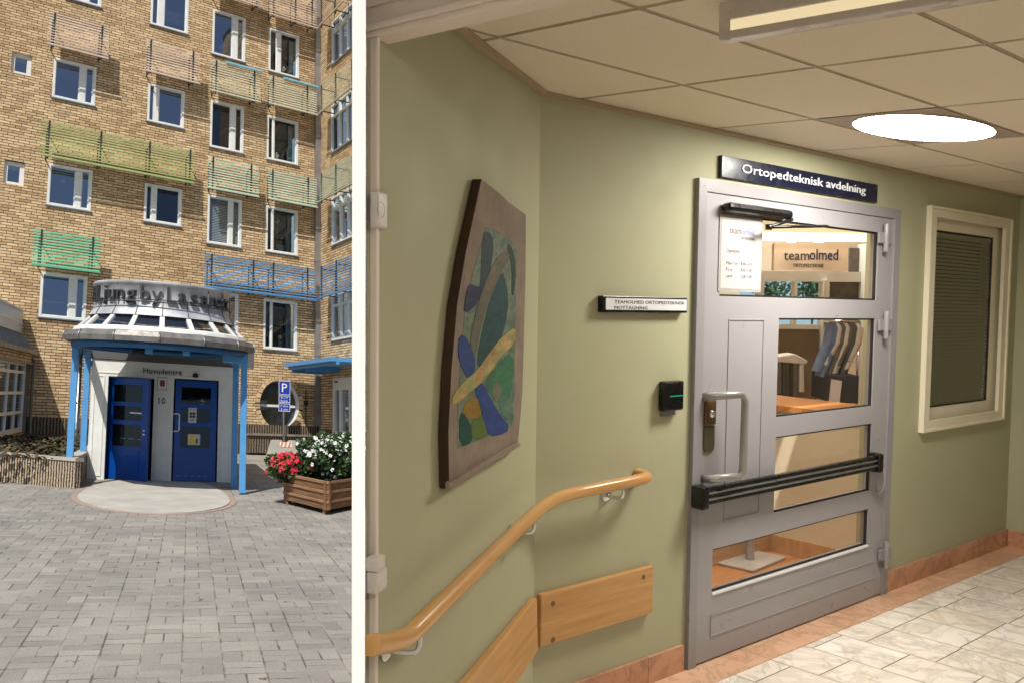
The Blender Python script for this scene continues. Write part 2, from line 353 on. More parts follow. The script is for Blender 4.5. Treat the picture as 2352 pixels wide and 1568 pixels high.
# ------------------------------------------------------------------ geometry helpers
class Fr:
    """A flat frame: s to the right, t up, d out of the surface; all in metres (axes may be slightly skewed)."""
    def __init__(s, O, X, Y, Z=None):
        s.O = np.array(O, float); s.X = np.array(X, float); s.Y = np.array(Y, float)
        if Z is None:
            Z = nz(np.cross(s.X, s.Y))
            if Z @ s.O > 0: Z = -Z
        s.Z = np.array(Z, float)
    def P(s, a, b, d=0.0): return s.O + s.X * a + s.Y * b + s.Z * d
    def px(s, x, y, d=0.0):     # where the sight line of a picture point meets the plane at height d
        r = ray(x, y); A = np.array([s.X, s.Y, -r]).T
        q = np.linalg.solve(A, -(s.O + s.Z * d)); return float(q[0]), float(q[1])
    def at(s, a, b, d=0.0): return Fr(s.P(a, b, d), s.X, s.Y, s.Z)
class MB:
    def __init__(s): s.v = []; s.f = []; s.uv = []; s.mi = []; s.sm = []
    def face(s, pts, uvs=None, mi=0, sm=False):
        i = len(s.v); s.v += [np.array(p, float) for p in pts]
        s.f.append(list(range(i, i + len(pts)))); s.uv.append(uvs or [(0, 0)] * len(pts)); s.mi.append(mi); s.sm.append(sm); return s
    def box(s, fr, a0, a1, b0, b1, d0, d1, mi=0, uo=(0, 0)):
        P = fr.P
        c = {(i, j, k): P((a0, a1)[i], (b0, b1)[j], (d0, d1)[k]) for i in (0, 1) for j in (0, 1) for k in (0, 1)}
        av, bv, dv = (a0, a1), (b0, b1), (d0, d1)
        def q(keys, ax):
            s.face([c[k] for k in keys], [((av[k[0]] + uo[0], bv[k[1]] + uo[1]) if ax == 2 else (dv[k[2]] + av[0] + uo[0], bv[k[1]] + uo[1]) if ax == 0 else (av[k[0]] + uo[0], dv[k[2]] + bv[0] + uo[1])) for k in keys], mi)
        q([(0, 0, 1), (1, 0, 1), (1, 1, 1), (0, 1, 1)], 2); q([(1, 0, 0), (0, 0, 0), (0, 1, 0), (1, 1, 0)], 2)
        q([(1, 0, 1), (1, 0, 0), (1, 1, 0), (1, 1, 1)], 0); q([(0, 0, 0), (0, 0, 1), (0, 1, 1), (0, 1, 0)], 0)
        q([(0, 1, 1), (1, 1, 1), (1, 1, 0), (0, 1, 0)], 1); q([(0, 0, 0), (1, 0, 0), (1, 0, 1), (0, 0, 1)], 1)
        return s
    def frame(s, fr, a0, a1, b0, b1, wl, wr, wb, wt, d0, d1, mi=0):
        s.box(fr, a0, a0 + wl, b0, b1, d0, d1, mi); s.box(fr, a1 - wr, a1, b0, b1, d0, d1, mi)
        s.box(fr, a0 + wl, a1 - wr, b0, b0 + wb, d0, d1, mi); s.box(fr, a0 + wl, a1 - wr, b1 - wt, b1, d0, d1, mi); return s
    def prism(s, fr, pts, d0, d1, mi=0, mside=None):
        n_ = len(pts); mside = mi if mside is None else mside
        s.face([fr.P(a, b, d1) for a, b in pts], [tuple(p) for p in pts], mi)
        s.face([fr.P(a, b, d0) for a, b in reversed(pts)], [tuple(p) for p in reversed(pts)], mi)
        for i in range(n_):
            p, q = pts[i], pts[(i + 1) % n_]
            s.face([fr.P(*p, d0), fr.P(*q, d0), fr.P(*q, d1), fr.P(*p, d1)], [(p[0], p[1]), (q[0], q[1]), (q[0], q[1] + .05), (p[0], p[1] + .05)], mside)
        return s
    def tube(s, pts, r, n_=10, cap=True, mi=0, uvx=0.0):
        pts = [np.array(p, float) for p in pts]; m = len(pts)
        rr = r if hasattr(r, '__len__') else [r] * m
        rings = []; up = None; L = 0
        for i in range(m):
            t = nz(pts[min(i + 1, m - 1)] - pts[max(i - 1, 0)])
            if up is None:
                up = np.array([0, 1.0, 0]) if abs(t[1]) < .9 else np.array([1.0, 0, 0])
            x = nz(np.cross(up, t)); y = np.cross(t, x); up = y
            if i: L += np.linalg.norm(pts[i] - pts[i - 1])
            rings.append(([pts[i] + rr[i] * (math.cos(2 * PI * k / n_) * x + math.sin(2 * PI * k / n_) * y) for k in range(n_)], L))
        for i in range(m - 1):
            (A, la), (B, lb) = rings[i], rings[i + 1]
            for k in range(n_):
                k2 = (k + 1) % n_; h = rr[0] * 2 * PI / n_
                s.face([A[k], A[k2], B[k2], B[k]], [(la, k * h), (la, (k + 1) * h), (lb, (k + 1) * h), (lb, k * h)], mi, True)
        if cap: s.face(rings[0][0][::-1], None, mi); s.face(rings[-1][0], None, mi)
        return s
    def revolve(s, P, prof, a0=0, a1=2 * PI, n_=48, mi=0, sm=True):
        """P(r, angle, h) -> point; prof = list of (r, h)"""
        for k in range(n_):
            t0, t1 = a0 + (a1 - a0) * k / n_, a0 + (a1 - a0) * (k + 1) / n_
            for (r0, h0), (r1, h1) in zip(prof[:-1], prof[1:]):
                s.face([P(r0, t0, h0), P(r0, t1, h0), P(r1, t1, h1), P(r1, t0, h1)], [(t0 * r0, h0), (t1 * r0, h0), (t1 * r1, h1), (t0 * r1, h1)], mi, sm)
        return s
    def mesh(s, name, origin, mats, weld=True):
        me = bpy.data.meshes.new(name)
        o = wv(origin)
        me.from_pydata([tuple(wv(p) - o) for p in s.v], [], s.f)
        uvl = me.uv_layers.new(name='UVMap')
        flat = [c for u in s.uv for p in u for c in p]
        uvl.data.foreach_set('uv', flat)
        for m in mats: me.materials.append(m)
        me.polygons.foreach_set('material_index', s.mi)
        me.polygons.foreach_set('use_smooth', s.sm)
        if weld:
            bm = bmesh.new(); bm.from_mesh(me)
            bmesh.ops.remove_doubles(bm, verts=bm.verts, dist=1e-5)
            bmesh.ops.recalc_face_normals(bm, faces=bm.faces)
            bm.to_mesh(me); bm.free()
        me.update()
        return me

def tag(o, label=None, cat=None, group=None, kind=None):
    if label: o['label'] = label
    if cat: o['category'] = cat
    if group: o['group'] = group
    if kind: o['kind'] = kind
    return o
def thing(name, origin, label, cat, group=None):
    o = bpy.data.objects.new(name, None); o.location = wv(origin); o.empty_display_size = .1
    COL.objects.link(o); o['_org'] = 1; del o['_org']
    ORG[o.name] = np.array(origin, float)
    return tag(o, label, cat, group)
ORG = {}
def add(name, mb, mats, parent=None, label=None, cat=None, group=None, kind=None, bevel=0, origin=None, weld=True):
    """one mesh object; a child keeps its parent's origin so that parts share the thing's base"""
    if not isinstance(mats, (list, tuple)): mats = [mats]
    if origin is None:
        origin = ORG[parent.name] if parent is not None else mb.v[0]
    me = mb.mesh(name, origin, mats, weld)
    o = bpy.data.objects.new(name, me); COL.objects.link(o)
    ORG[o.name] = np.array(origin, float)
    if parent is not None: o.parent = parent
    else: o.location = wv(origin)
    if bevel:
        b = o.modifiers.new('bevel', 'BEVEL'); b.width = bevel; b.segments = 2; b.limit_method = 'ANGLE'; b.angle_limit = .6
    return tag(o, label, cat, group, kind)

def text_mb(mb, fr, txt, a0, b0, height, width=None, d0=.0, d1=.004, mi=0, mapf=None, align='LEFT'):
    """flat lettering: baseline at (a0,b0), capital height, optional total width; mapf(x,y,z)->point overrides the frame"""
    cu = bpy.data.curves.new('txt', 'FONT'); cu.body = txt; cu.size = 1; cu.extrude = .5; cu.resolution_u = 2
    ob = bpy.data.objects.new('txt', cu); COL.objects.link(ob)
    dg = bpy.context.evaluated_depsgraph_get(); me = bpy.data.meshes.new_from_object(ob.evaluated_get(dg))
    xs = [v.co.x for v in me.vertices]
    if xs:
        x0, x1 = min(xs), max(xs); cap = .70
        sy = height / cap; sx = (width / (x1 - x0)) if width else sy
        off = 0 if align == 'LEFT' else -(x1 - x0) * sx / 2
        base = len(mb.v)
        for v in me.vertices:
            X = a0 + off + (v.co.x - x0) * sx; Y = b0 + v.co.y * sy; Z = d0 if v.co.z < 0 else d1
            mb.v.append(mapf(X, Y, Z) if mapf else fr.P(X, Y, Z))
        for p in me.polygons:
            mb.f.append([base + i for i in p.vertices]); mb.uv.append([(0, 0)] * len(p.vertices)); mb.mi.append(mi); mb.sm.append(False)
    bpy.data.objects.remove(ob); bpy.data.curves.remove(cu); bpy.data.meshes.remove(me)
    return mb

# =================================================================== COURTYARD (left of the white post)
LB = np.array([T, G, V]).T
def lsolve(x, y): return np.linalg.solve(LB, ray(x, y))
def PP(t, g, v): return T * t + G * g + V * v
def lg(x, y, v=-EL):                       # ground (or level v) point, returns (t, g)
    q = lsolve(x, y); q = q * (v / q[2]); return q[0], q[1]
def lgP(x, y, v=-EL): t, g = lg(x, y, v); return PP(t, g, v)
def atg(x, y, g):                          # (t, v) on the upright plane g
    q = lsolve(x, y); q = q * (g / q[1]); return q[0], q[2]
gfr = Fr(PP(0, 0, -EL), T, G, V)
ugfr = Fr(PP(0, 0, -EL), nz(np.cross(np.cross(G, T), G)), G, V)

mb = MB(); mb.box(gfr, -16, 9, .6, 34, -.3, 0)
ground = add('ground', mb, M['paving'], label='grey basket weave concrete paving of the courtyard', kind='structure')

fac = Fr(lgP(600, 1042), U, V)
s_c, _ = fac.px(733, 900)
wing = Fr(fac.P(s_c, 0), -W, V)

def wall_cells(mb, fr, a0, a1, b0, b1, holes, depth=.22, mi=0, mrev=0):
    A = sorted({a0, a1} | {h[0] for h in holes} | {h[1] for h in holes}); B = sorted({b0, b1} | {h[2] for h in holes} | {h[3] for h in holes})
    A = [a for a in A if a0 <= a <= a1]; B = [b for b in B if b0 <= b <= b1]
    for i in range(len(A) - 1):
        for j in range(len(B) - 1):
            ca, cb = (A[i] + A[i + 1]) / 2, (B[j] + B[j + 1]) / 2
            if any(h[0] < ca < h[1] and h[2] < cb < h[3] for h in holes): continue
            q = [(A[i], B[j]), (A[i + 1], B[j]), (A[i + 1], B[j + 1]), (A[i], B[j + 1])]
            mb.face([fr.P(*p) for p in q], q, mi)
    for h in holes:
        c = [(h[0], h[2]), (h[1], h[2]), (h[1], h[3]), (h[0], h[3])]
        for k in range(4):
            p, q = c[k], c[(k + 1) % 4]
            mb.face([fr.P(*p, 0), fr.P(*q, 0), fr.P(*q, -depth), fr.P(*p, -depth)], [p, q, (q[0] + .2, q[1]), (p[0] + .2, p[1])], mrev)

bld = thing('hospital_building', fac.P(0, 0), 'tall golden brick building with white windows and coloured slatted screens', 'building')

# window corner points in the picture: TL, TR, BR, BL ; mullions as (from, to) share of the width ; what is inside
WN = [
 ((124,131),(221,156),(219,246),(119,223), [(.62,.76)], 'halfblind'),
 ((111,372.5),(213,394.5),(208.5,487),(107.2,470.5), [(.62,.76)], 'pendant'),
 ((94.4,624.5),(200.5,636),(198,737),(88,729), [(.62,.77)], 'line'),
 ((346,-36),(433,-10),(432.8,81.5),(346.6,55.6), [(.2,.36)], 'curtaintop'),
 ((340.2,190),(425,212),(422,298),(337.6,277.5), [(.16,.3)], 'flowers'),
 ((332.4,420),(418,435.5),(416,523.5),(329.8,506.5), [(.2,.32)], 'dim'),
 ((488.4,19.4),(564.8,44),(563,145),(487,124), [(.6,.76)], 'flowerlamp'),
 ((483.3,230.2),(560.9,247),(558.8,354.4),(481.5,337.6), [(.6,.75)], 'ceiling'),
 ((476.8,447),(555.7,460),(554.4,571),(475,558.3), [(.62,.74)], 'blinds'),
 ((470,667),(548,675),(546.6,768),(468,760), [(.3,.42)], 'plain'),
 ((616.5,64.7),(686.3,82.8),(687.6,183.7),(617.3,163), [(.27,.4)], 'lamp_curtain'),
 ((612.6,265),(685,280.7),(685,381.6),(612.6,366), [(.2,.24)], 'ceiling_lamp'),
 ((611.3,473),(683.8,484.5),(683.8,589.3),(608.7,577.7), [(.2,.24)], 'chair'),
 ((604.8,686.3),(681.2,692.8),(683.8,806.6),(604.8,801.5), [(.22,.26)], 'vase'),
 ((153,-75),(236,-45),(233,19),(150,-5), [(.5,.66)], 'plain'),
 ((27,118),(73.7,127),(72.4,176),(25.5,166), [], 'small'),
 ((9.8,366),(57,374.5),(55.6,427.6),(8,421), [], 'small'),
]
def rect_of(fr, c):
    q = [fr.px(*p) for p in c]
    return (q[0][0] + q[3][0]) / 2, (q[1][0] + q[2][0]) / 2, (q[2][1] + q[3][1]) / 2, (q[0][1] + q[1][1]) / 2
facholes = [rect_of(fac, c[:4]) for c in WN]
# round window
rc = fac.px(642.5, 928); rR = (fac.px(688, 928)[0] - fac.px(597, 928)[0]) / 2; rRv = (fac.px(642, 873)[1] - fac.px(642, 984)[1]) / 2
mb = MB()
sq = (rc[0] - rR * 1.0, rc[0] + rR * 1.0, rc[1] - rRv, rc[1] + rRv)
PL = fac.px(650, 976)[1]                       # top of the plinth
sL = fac.px(-260, 600)[0]
HT = 19.0
wall_cells(mb, fac, sL, s_c, -.6, HT, facholes + [sq], .2)
mb.f = mb.f[:-4]; mb.uv = mb.uv[:-4]; mb.mi = mb.mi[:-4]; mb.sm = mb.sm[:-4]; mb.v = mb.v[:-16]
NSEG = 48
for k in range(NSEG):
    a0, a1 = 2 * PI * k / NSEG, 2 * PI * (k + 1) / NSEG
    ci = [(rc[0] + rR * math.cos(a), rc[1] + rRv * math.sin(a)) for a in (a0, a1)]
    def edge(a):
        c, s_ = math.cos(a), math.sin(a); m = max(abs(c), abs(s_)); return (rc[0] + rR * c / m, rc[1] + rRv * s_ / m)
    eo = [edge(a0), edge(a1)]
    q = [ci[0], eo[0], eo[1], ci[1]]
    mb.face([fac.P(*p) for p in q], q)
wall_o = add('wall', mb, M['brick'], bld)
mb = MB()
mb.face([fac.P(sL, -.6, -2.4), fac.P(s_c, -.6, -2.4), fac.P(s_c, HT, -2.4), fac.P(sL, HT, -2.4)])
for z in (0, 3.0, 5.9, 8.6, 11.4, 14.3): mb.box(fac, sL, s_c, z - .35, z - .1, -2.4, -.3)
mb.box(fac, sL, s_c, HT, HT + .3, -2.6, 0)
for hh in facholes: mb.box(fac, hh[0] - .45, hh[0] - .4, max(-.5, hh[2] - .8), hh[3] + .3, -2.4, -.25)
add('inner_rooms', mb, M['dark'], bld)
# brick surround and white reveal of the round window
def circ(r, rv, a, d): return fac.P(rc[0] + r * math.cos(a), rc[1] + rv * math.sin(a), d)
rw = MB()
for k in range(NSEG):
    a0, a1 = 2 * PI * k / NSEG, 2 * PI * (k + 1) / NSEG
    rw.face([circ(rR, rRv, a0, .012), circ(rR, rRv, a1, .012), circ(rR, rRv, a1, -.3), circ(rR, rRv, a0, -.3)], None, 0, True)
rwo = add('round_window', rw, M['alu'], bld)
mb = MB()
for k in range(30):
    a0, a1 = 2 * PI * (k + .08) / 30, 2 * PI * (k + .92) / 30
    for aa, bb in ((a0, a1),):
        pts = [circ(rR, rRv, aa, .012), circ(rR * 1.22, rRv * 1.18, aa, .012), circ(rR * 1.22, rRv * 1.18, bb, .012), circ(rR, rRv, bb, .012)]
        base = [p - fac.Z * .012 for p in pts]
        mb.face(pts, [(k * .3 + .1, .02), (k * .3 + .1, .06), (k * .3 + .2, .06), (k * .3 + .2, .02)])
        for i in range(4): mb.face([pts[i], base[i], base[(i + 1) % 4], pts[(i + 1) % 4]])
add('surround', mb, M['brick'], rwo)
mb = MB(); mb.face([circ(rR, rRv, 2 * PI * k / NSEG, -.28) for k in range(NSEG)]); add('pane', mb, M['glassdim'], rwo)
mb = MB(); mb.box(fac, rc[0] - rR, rc[0] + rR, rc[1] - .05, rc[1] + .02, -.27, -.22); mb.box(fac, rc[0] - rR * .8, rc[0] - rR * .45, rc[1] - .14, rc[1] + .14, -.5, -.3); add('bar', mb, M['white'], rwo)
mb = MB(); mb.box(fac, rc[0] - rR * 1.6, rc[0] + rR * 2.4, rc[1] - rRv * 1.2, rc[1] + rRv * 1.2, -.62, -.58); add('inner_wall', mb, plain('olive_room', (168, 154, 120), .8), rwo)

def window(fr, r, mull, inside, parent, transom=None, small=False):
    a0, a1, b0, b1 = r; wd, ht = a1 - a0, b1 - b0
    if small: fr = fr.at(0, 0, -.09)
    fw = .06 if not small else .09
    mb = MB(); mb.frame(fr, a0 + .002, a1 - .002, b0 + .002, b1 - .002, fw, fw * 1.15, fw, fw, -.10, .008)
    for f0, f1 in mull:
        mb.box(fr, a0 + wd * f0, a0 + wd * f1, b0 + fw, b1 - fw, -.095, -.003)
        if f1 - f0 > .08: mb.box(fr, a0 + wd * (f0 + f1) / 2 - .004, a0 + wd * (f0 + f1) / 2 + .004, b0 + fw, b1 - fw, -.003, .0)
    if transom:
        tb = b0 + ht * transom
        segs = [a0 + fw] + [x for f0, f1 in mull for x in (a0 + wd * f0, a0 + wd * f1)] + [a1 - fw * 1.15]
        for i in range(0, len(segs), 2): mb.box(fr, segs[i], segs[i + 1], tb - .035, tb + .035, -.095, -.004)
    if not small:                      # thin inner sash lines
        edges = [a0 + fw] + [x for f0, f1 in mull for x in (a0 + wd * f0, a0 + wd * f1)] + [a1 - fw * 1.15]
        for i in range(0, len(edges), 2):
            if edges[i + 1] - edges[i] > .12: mb.frame(fr, edges[i], edges[i + 1], b0 + fw, b1 - fw, .022, .022, .03, .022, -.08, -.025)
    wo = add('window', mb, M['alu'] if not small else M['white'], parent)
    mb = MB(); mb.box(fr, a0 - .02, a1 + .03, b0 - .035, b0 - .001, -.02, .05); add('sill', mb, M['steel'], wo)
    mb = MB(); mb.face([fr.P(a0, b0, -.06), fr.P(a1, b0, -.06), fr.P(a1, b1, -.06), fr.P(a0, b1, -.06)]); add('pane', mb, M['glassdim' if inside in ('ceiling', 'ceiling_lamp', 'chair', 'vase', 'lamp_curtain', 'blinds', 'dim') else 'glass'], wo)
    d = -.2
    def bx(x0, x1, y0, y1, z0, z1, m, nm):
        q = MB(); q.box(fr, a0 + wd * x0, a0 + wd * x1, b0 + ht * y0, b0 + ht * y1, z0, z1); add(nm, q, M[m], wo)
    def flower(cx, cy, r_, m='lampwhite', nm='flower'):
        q = MB()
        for k in range(16):
            ang = rng.rand() * 2 * PI; rr = rng.rand() ** .5 * r_
            c = (a0 + wd * cx + rr * math.cos(ang), b0 + ht * cy + rr * 1.3 * math.sin(ang)); z = -.22 + rng.rand() * .08
            q.box(fr, c[0] - .022, c[0] + .022, c[1] - .022, c[1] + .022, z, z + .03)
        q.box(fr, a0 + wd * cx - .006, a0 + wd * cx + .006, b0 + ht * .06, b0 + ht * cy, -.2, -.19)
        add(nm, q, M[m], wo)
    if inside == 'blinds':
        q = MB(); k = b0 + .06
        while k < b1 - .06:
            q.face([fr.P(a0 + .06, k, -.12), fr.P(a1 - .06, k, -.12), fr.P(a1 - .06, k + .045, -.15), fr.P(a0 + .06, k + .045, -.15)]); k += .05
        add('blind', q, M['blind'], wo)
    if inside in ('lamp_curtain', 'ceiling_lamp', 'chair', 'vase'): bx(.78, .92, .05, .95, -.35, -.3, 'curtain', 'curtain')
    if inside == 'curtaintop': bx(.3, .95, .3, .6, -.3, -.27, 'curtainw', 'curtain')
    if inside in ('ceiling', 'ceiling_lamp'): 
        q = MB(); q.prism(fr, [(a0 + wd * -.3, b0 + ht * .80), (a0 + wd * .28, b0 + ht * .88), (a0 + wd * .16, b0 + ht * .66), (a0 - wd * .3, b0 + ht * .60)], -.75, -.70); add('lamp_shade', q, M['dimceiling'], wo)
    if inside in ('flowerlamp',): flower(.32, .25, .06)
    if inside in ('lamp_curtain',): flower(.55, .2, .05)
    if inside in ('ceiling_lamp',): flower(.36, .17, .06)
    if inside in ('flowers',): [flower(x_, .12, .035) for x_ in (.5, .62, .75)]
    if inside == 'halfblind': bx(.05, .95, .62, .95, -.3, -.27, 'taupewall', 'blind')
    if inside == 'vase': bx(.5, .58, .08, .2, -.2, -.14, 'curtain', 'vase'); flower(.54, .28, .045)
    if inside == 'chair': bx(.46, .64, .05, .25, -.3, -.24, 'curtainw', 'chair_back'); flower(.42, .72, .06)
    if inside == 'pendant': 
        q = MB(); q.revolve(lambda r_, a, h: fr.P(a0 + wd * .4 + r_ * math.cos(a), b0 + ht * .72 + h, -.4 + r_ * math.sin(a)), [(.02, .1), (.09, 0)], n_=14); add('lamp_shade', q, M['lampwhite'], wo)
    if inside == 'line': bx(.05, .95, .38, .4, -.2, -.18, 'lampwhite', 'rail'); bx(.25, .45, .05, .1, -.2, -.12, 'lampwhite', 'box')
    if inside == 'small': bx(.1, .9, .75, .9, -.2, -.16, 'lampwhite', 'blind')
    return wo
for c, r in zip(WN, facholes): window(fac, r, c[4], c[5], bld, small=(c[5] == 'small'))

# side wing
wh = []
for xl, yt, xb, yb in ((762.7, 51.7, 762, 152.6), (761.4, 243, 760, 355), (763, 454, 761, 566), (762.5, 676, 761, 783)):
    p, q = wing.px(xl, yt), wing.px(xb, yb); wh.append(((p[0] + q[0]) / 2, (p[0] + q[0]) / 2 + 1.75, q[1], p[1]))
dp_, dq_ = wing.px(761.4, 867.5), wing.px(764, 1012)
doorhole = ((dp_[0] + dq_[0]) / 2, (dp_[0] + dq_[0]) / 2 + 2.2, 0.0, dp_[1])
WE = 9.0
mb = MB(); wall_cells(mb, wing, 0, WE, -.6, HT, wh + [doorhole], .2); add('wing_wall', mb, M['brickwing'], bld)
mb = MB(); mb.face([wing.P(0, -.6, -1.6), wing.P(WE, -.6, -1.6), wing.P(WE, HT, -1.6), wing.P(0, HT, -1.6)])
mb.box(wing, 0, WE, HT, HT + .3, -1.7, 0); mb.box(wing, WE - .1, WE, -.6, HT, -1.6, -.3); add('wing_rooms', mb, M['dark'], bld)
for i, r in enumerate(wh): window(wing, r, [(.36, .43), (.7, .77)], 'vase' if i == 1 else ('chair' if i == 2 else 'plain'), bld, transom=.74)
a0, a1, b0, b1 = doorhole
mb = MB(); mb.frame(wing, a0, a1, b0, b1, .12, .12, .1, .36, -.14, -.02); mb.box(wing, a0 + .5, a0 + .62, b0 + .1, b1 - .36, -.12, -.03); mb.box(wing, a0 + 1.2, a0 + 1.3, b0 + .1, b1 - .36, -.12, -.03)
mb.box(wing, a0 + .12, a1 - .12, .1, .75, -.11, -.05)
wd_o = add('side_entrance', mb, M['white'], bld)
mb = MB(); mb.face([wing.P(a0, b0, -.1), wing.P(a1, b0, -.1), wing.P(a1, b1, -.1), wing.P(a0, b1, -.1)]); add('pane', mb, M['glass'], wd_o)
mb = MB(); mb.box(wing, a0 + .16, a0 + .42, b1 - .14, b1 - .10, -.02, .0); add('lamp', mb, M['rubber'], wd_o)

# slatted screens over the windows
def screen(fr, s0, s1, t0, t1, mat, posts, n_=14, d=.48, top=None, label=None, arms=True):
    mb = MB(); step = (t1 - t0) / (n_ - .4)
    for k in range(n_):
        t = t0 + k * step
        dk = d - .004 * k
        fr2 = Fr(fr.P(0, t, dk), fr.X, nz(fr.Y * .84 - fr.Z * .54), nz(fr.Z * .84 + fr.Y * .54))
        mb.box(fr2, s0, s1, 0, .044, -.006, .006)
        if k == 0: mb.box(fr, s0, s1, t - .05, t - .018, d + .02, d + .06)
    so = add('sun_screen', mb, M[mat], bld, label=label)
    if top:
        mb = MB(); mb.box(fr, s0 + (s1 - s0) * .3, s1 + .03, t1 - .01, t1 + .04, d - .03, d + .03); add('top_rail', mb, M[top], so)
    for f in posts:
        a = s0 + (s1 - s0) * f
        mb = MB(); mb.box(fr, a - .021, a + .021, t0 - .06, t1 + .01, d - .065, d - .028); add('post', mb, M['slat_post'], so)
        if arms:
            mb = MB(); mb.box(fr, a - .012, a + .012, t0 + .05, t0 + .08, .0, d - .065); mb.box(fr, a - .012, a + .012, t1 - .12, t1 - .09, .0, d - .065); mb.box(fr, a - .012, a + .012, t0 + .05, t1 - .1, .0, .014); add('arm', mb, M['slat_post'], so)
    return so
SD = .48
SC = [
 ((111,24),(252,62),(249.6,136),(110,98.5), 'slat_beige', (.1,.88), None, 'beige slatted screen at the upper left'),
 ((336,88),(460,121),(460,193),(337.6,161.7), 'slat_beige', (.08,.87), None, 'beige slatted screen over the second window column'),
 ((95.7,270.3),(449,348),(445,421),(90.5,353), 'slat_lime', (.05,.37,.69,.97), None, 'long lime green slatted screen'),
 ((484.6,133),(601,168),(597,237),(482,203), 'slat_pale', (.12,.88), 'slat_sky', 'pale slatted screen with light blue rail'),
 ((617.8,170),(729,203),(729,262),(616.5,238), 'slat_pale', (.1,.8), 'slat_sky', None),
 ((480.7,356),(596,383),(594.5,452),(475.5,429), 'slat_mint', (.1,.85), None, None),
 ((617.8,388),(729,411),(729,477),(613.9,453.5), 'slat_mint', (.1,.82), None, None),
 ((77,523),(232.8,548),(229.5,625.6),(73.7,605), 'slat_green', (.12,.88), None, 'short bright green slatted screen'),
 ((472,583),(727,616.5),(727,691),(469,656), 'slat_blue', (.06,.42,.6,.92), None, 'long blue slatted screen'),
 ((620,-40),(729,0),(729,66),(617,30), 'slat_beige', (.1,.55,.9), None, None),
 ((488,-80),(606,-45),(604,16),(487,-18), 'slat_beige', (.1,.88), None, None),
]
for c in SC:
    q = [fac.px(*p, SD) for p in c[:4]]
    s0, s1 = (q[0][0] + q[3][0]) / 2, (q[1][0] + q[2][0]) / 2; t0, t1 = (q[2][1] + q[3][1]) / 2, (q[0][1] + q[1][1]) / 2
    screen(fac, s0, s1, t0, t1, c[4], c[5], 12, SD, c[6], c[7])
for yt, yb, m_ in ((612, 684, 'slat_blue'), (400, 463, 'slat_mint'), (199, 261, 'slat_pale'), (-8, 62, 'slat_beige')):
    p, q = wing.px(733, yt, SD), wing.px(733, yb, SD)
    screen(wing, p[0], p[0] + 4.2, q[1], p[1], m_, (.02, .3, .6, .9), 12, SD)

# plinth, downpipe, conduit
mb = MB(); mb.box(fac, sL, s_c, .0, PL, .0, .03); mb.box(wing, 0, doorhole[0] - .05, .0, wing.px(755, 985)[1], .0, .03)
add('plinth', mb, M['ribdark'], bld)
mb = MB(); a_, b_ = fac.px(560, 1003)[0], fac.px(718, 1003)[0]; tt = fac.px(640, 1004)[1]
mb.box(fac, a_, b_, 0, tt, .031, .42); add('low_ledge', mb, M['ribdark'], bld)
mb = MB(); mb.box(fac, a_ - .03, b_ + .03, tt, tt + .06, .02, .48); add('ledge_cap', mb, M['plinth'], bld)
mb = MB(); x0 = fac.px(721, 700)[0]; x1 = fac.px(733, 700)[0]
mb.box(fac, x0, x1, PL, HT, .035, .16); mb.box(fac, x1, x1 + .03, PL, HT, .03, .13)
for z in (3, 6, 9, 11): mb.box(fac, x0 - .012, x1 + .01, z, z + .05, .03, .168)
add('downpipe', mb, M['zinc'], bld)
mb = MB(); cs = fac.px(702, 930)[0]; mb.box(fac, cs - .012, cs + .012, PL, fac.px(702, 895)[1], .0, .03); mb.box(fac, cs - .05, cs + .05, fac.px(702, 930)[1], fac.px(702, 921)[1], .0, .06); add('conduit', mb, M['slat_post'], bld)

# blue canopy over the side entrance
aw = Fr(wing.O, wing.X, wing.Y, wing.Z)
v_aw = wing.px(790, 842)[1]
mb = MB(); mb.prism(Fr(wing.P(0, v_aw), wing.X, wing.Z, wing.Y), [(.35, 0), (4.2, 0), (4.2, 1.25), (.35, 1.25)], 0, .11)
awn = add('door_canopy', mb, M['blue'], bld, label='flat light blue canopy over the side entrance')
mb = MB(); mb.box(wing, .4, .48, v_aw - .16, v_aw - .002, .0, 1.0); mb.box(wing, 1.6, 1.68, v_aw - .16, v_aw - .002, 0, 1.0); mb.box(wing, .35, 4.2, v_aw - .08, v_aw - .003, 1.01, 1.09); add('bracket', mb, M['blue'], awn)

# ---------------------------------------------------------------- entrance porch
pA = lgP(236, 1100); pB = lgP(500, 1106)
dpf = Fr(pA, nz(pB - pA), V)
def dps(x, y=1000, d=0): return dpf.px(x, y, d)
Gc = 16.35
tL, vL = atg(147, 792, Gc); tR, vR_ = atg(584, 806, Gc)
CR = (tR - tL) / 2; CT = (tR + tL) / 2
por = thing('entrance_porch', PP(CT, Gc, -EL), 'round white and blue entrance porch with grey metal drum roof and lettering', 'porch')
def CYL(r, a, v): return PP(CT + r * math.sin(a), Gc - r * math.cos(a), v)      # a = 0 towards the viewer
def nv(y, r, x=366): return atg(x, y, Gc - r)[1]
v_e0 = nv(786, CR); v_e1 = nv(763, CR - .05); v_g0 = nv(757, CR - .16); 
Rg0, Rg1, Rd = CR - .15, 1.19, 1.12
v_g1 = nv(727, Rg1); v_d0 = nv(706, Rd); v_d1 = nv(651, Rd)
mb = MB(); mb.revolve(CYL, [(CR - .25, v_e0 - .02), (CR, v_e0), (CR + .015, (v_e0 + v_e1) / 2), (CR - .03, v_e1), (CR - .16, v_e1 + .03)], n_=14, sm=False)
eave = add('eave', mb, M['zincdark'], por)
mb = MB()
for k in range(14):
    a = 2 * PI * k / 14
    x_ = np.array(CYL(CR + .018, a, v_e0)); y_ = np.array(CYL(CR - .02, a, v_e1 + .005))
    mb.tube([x_, CYL(CR + .03, a, (v_e0 + v_e1) / 2), y_], .012, 6)
add('seam', mb, M['zinc'], eave)
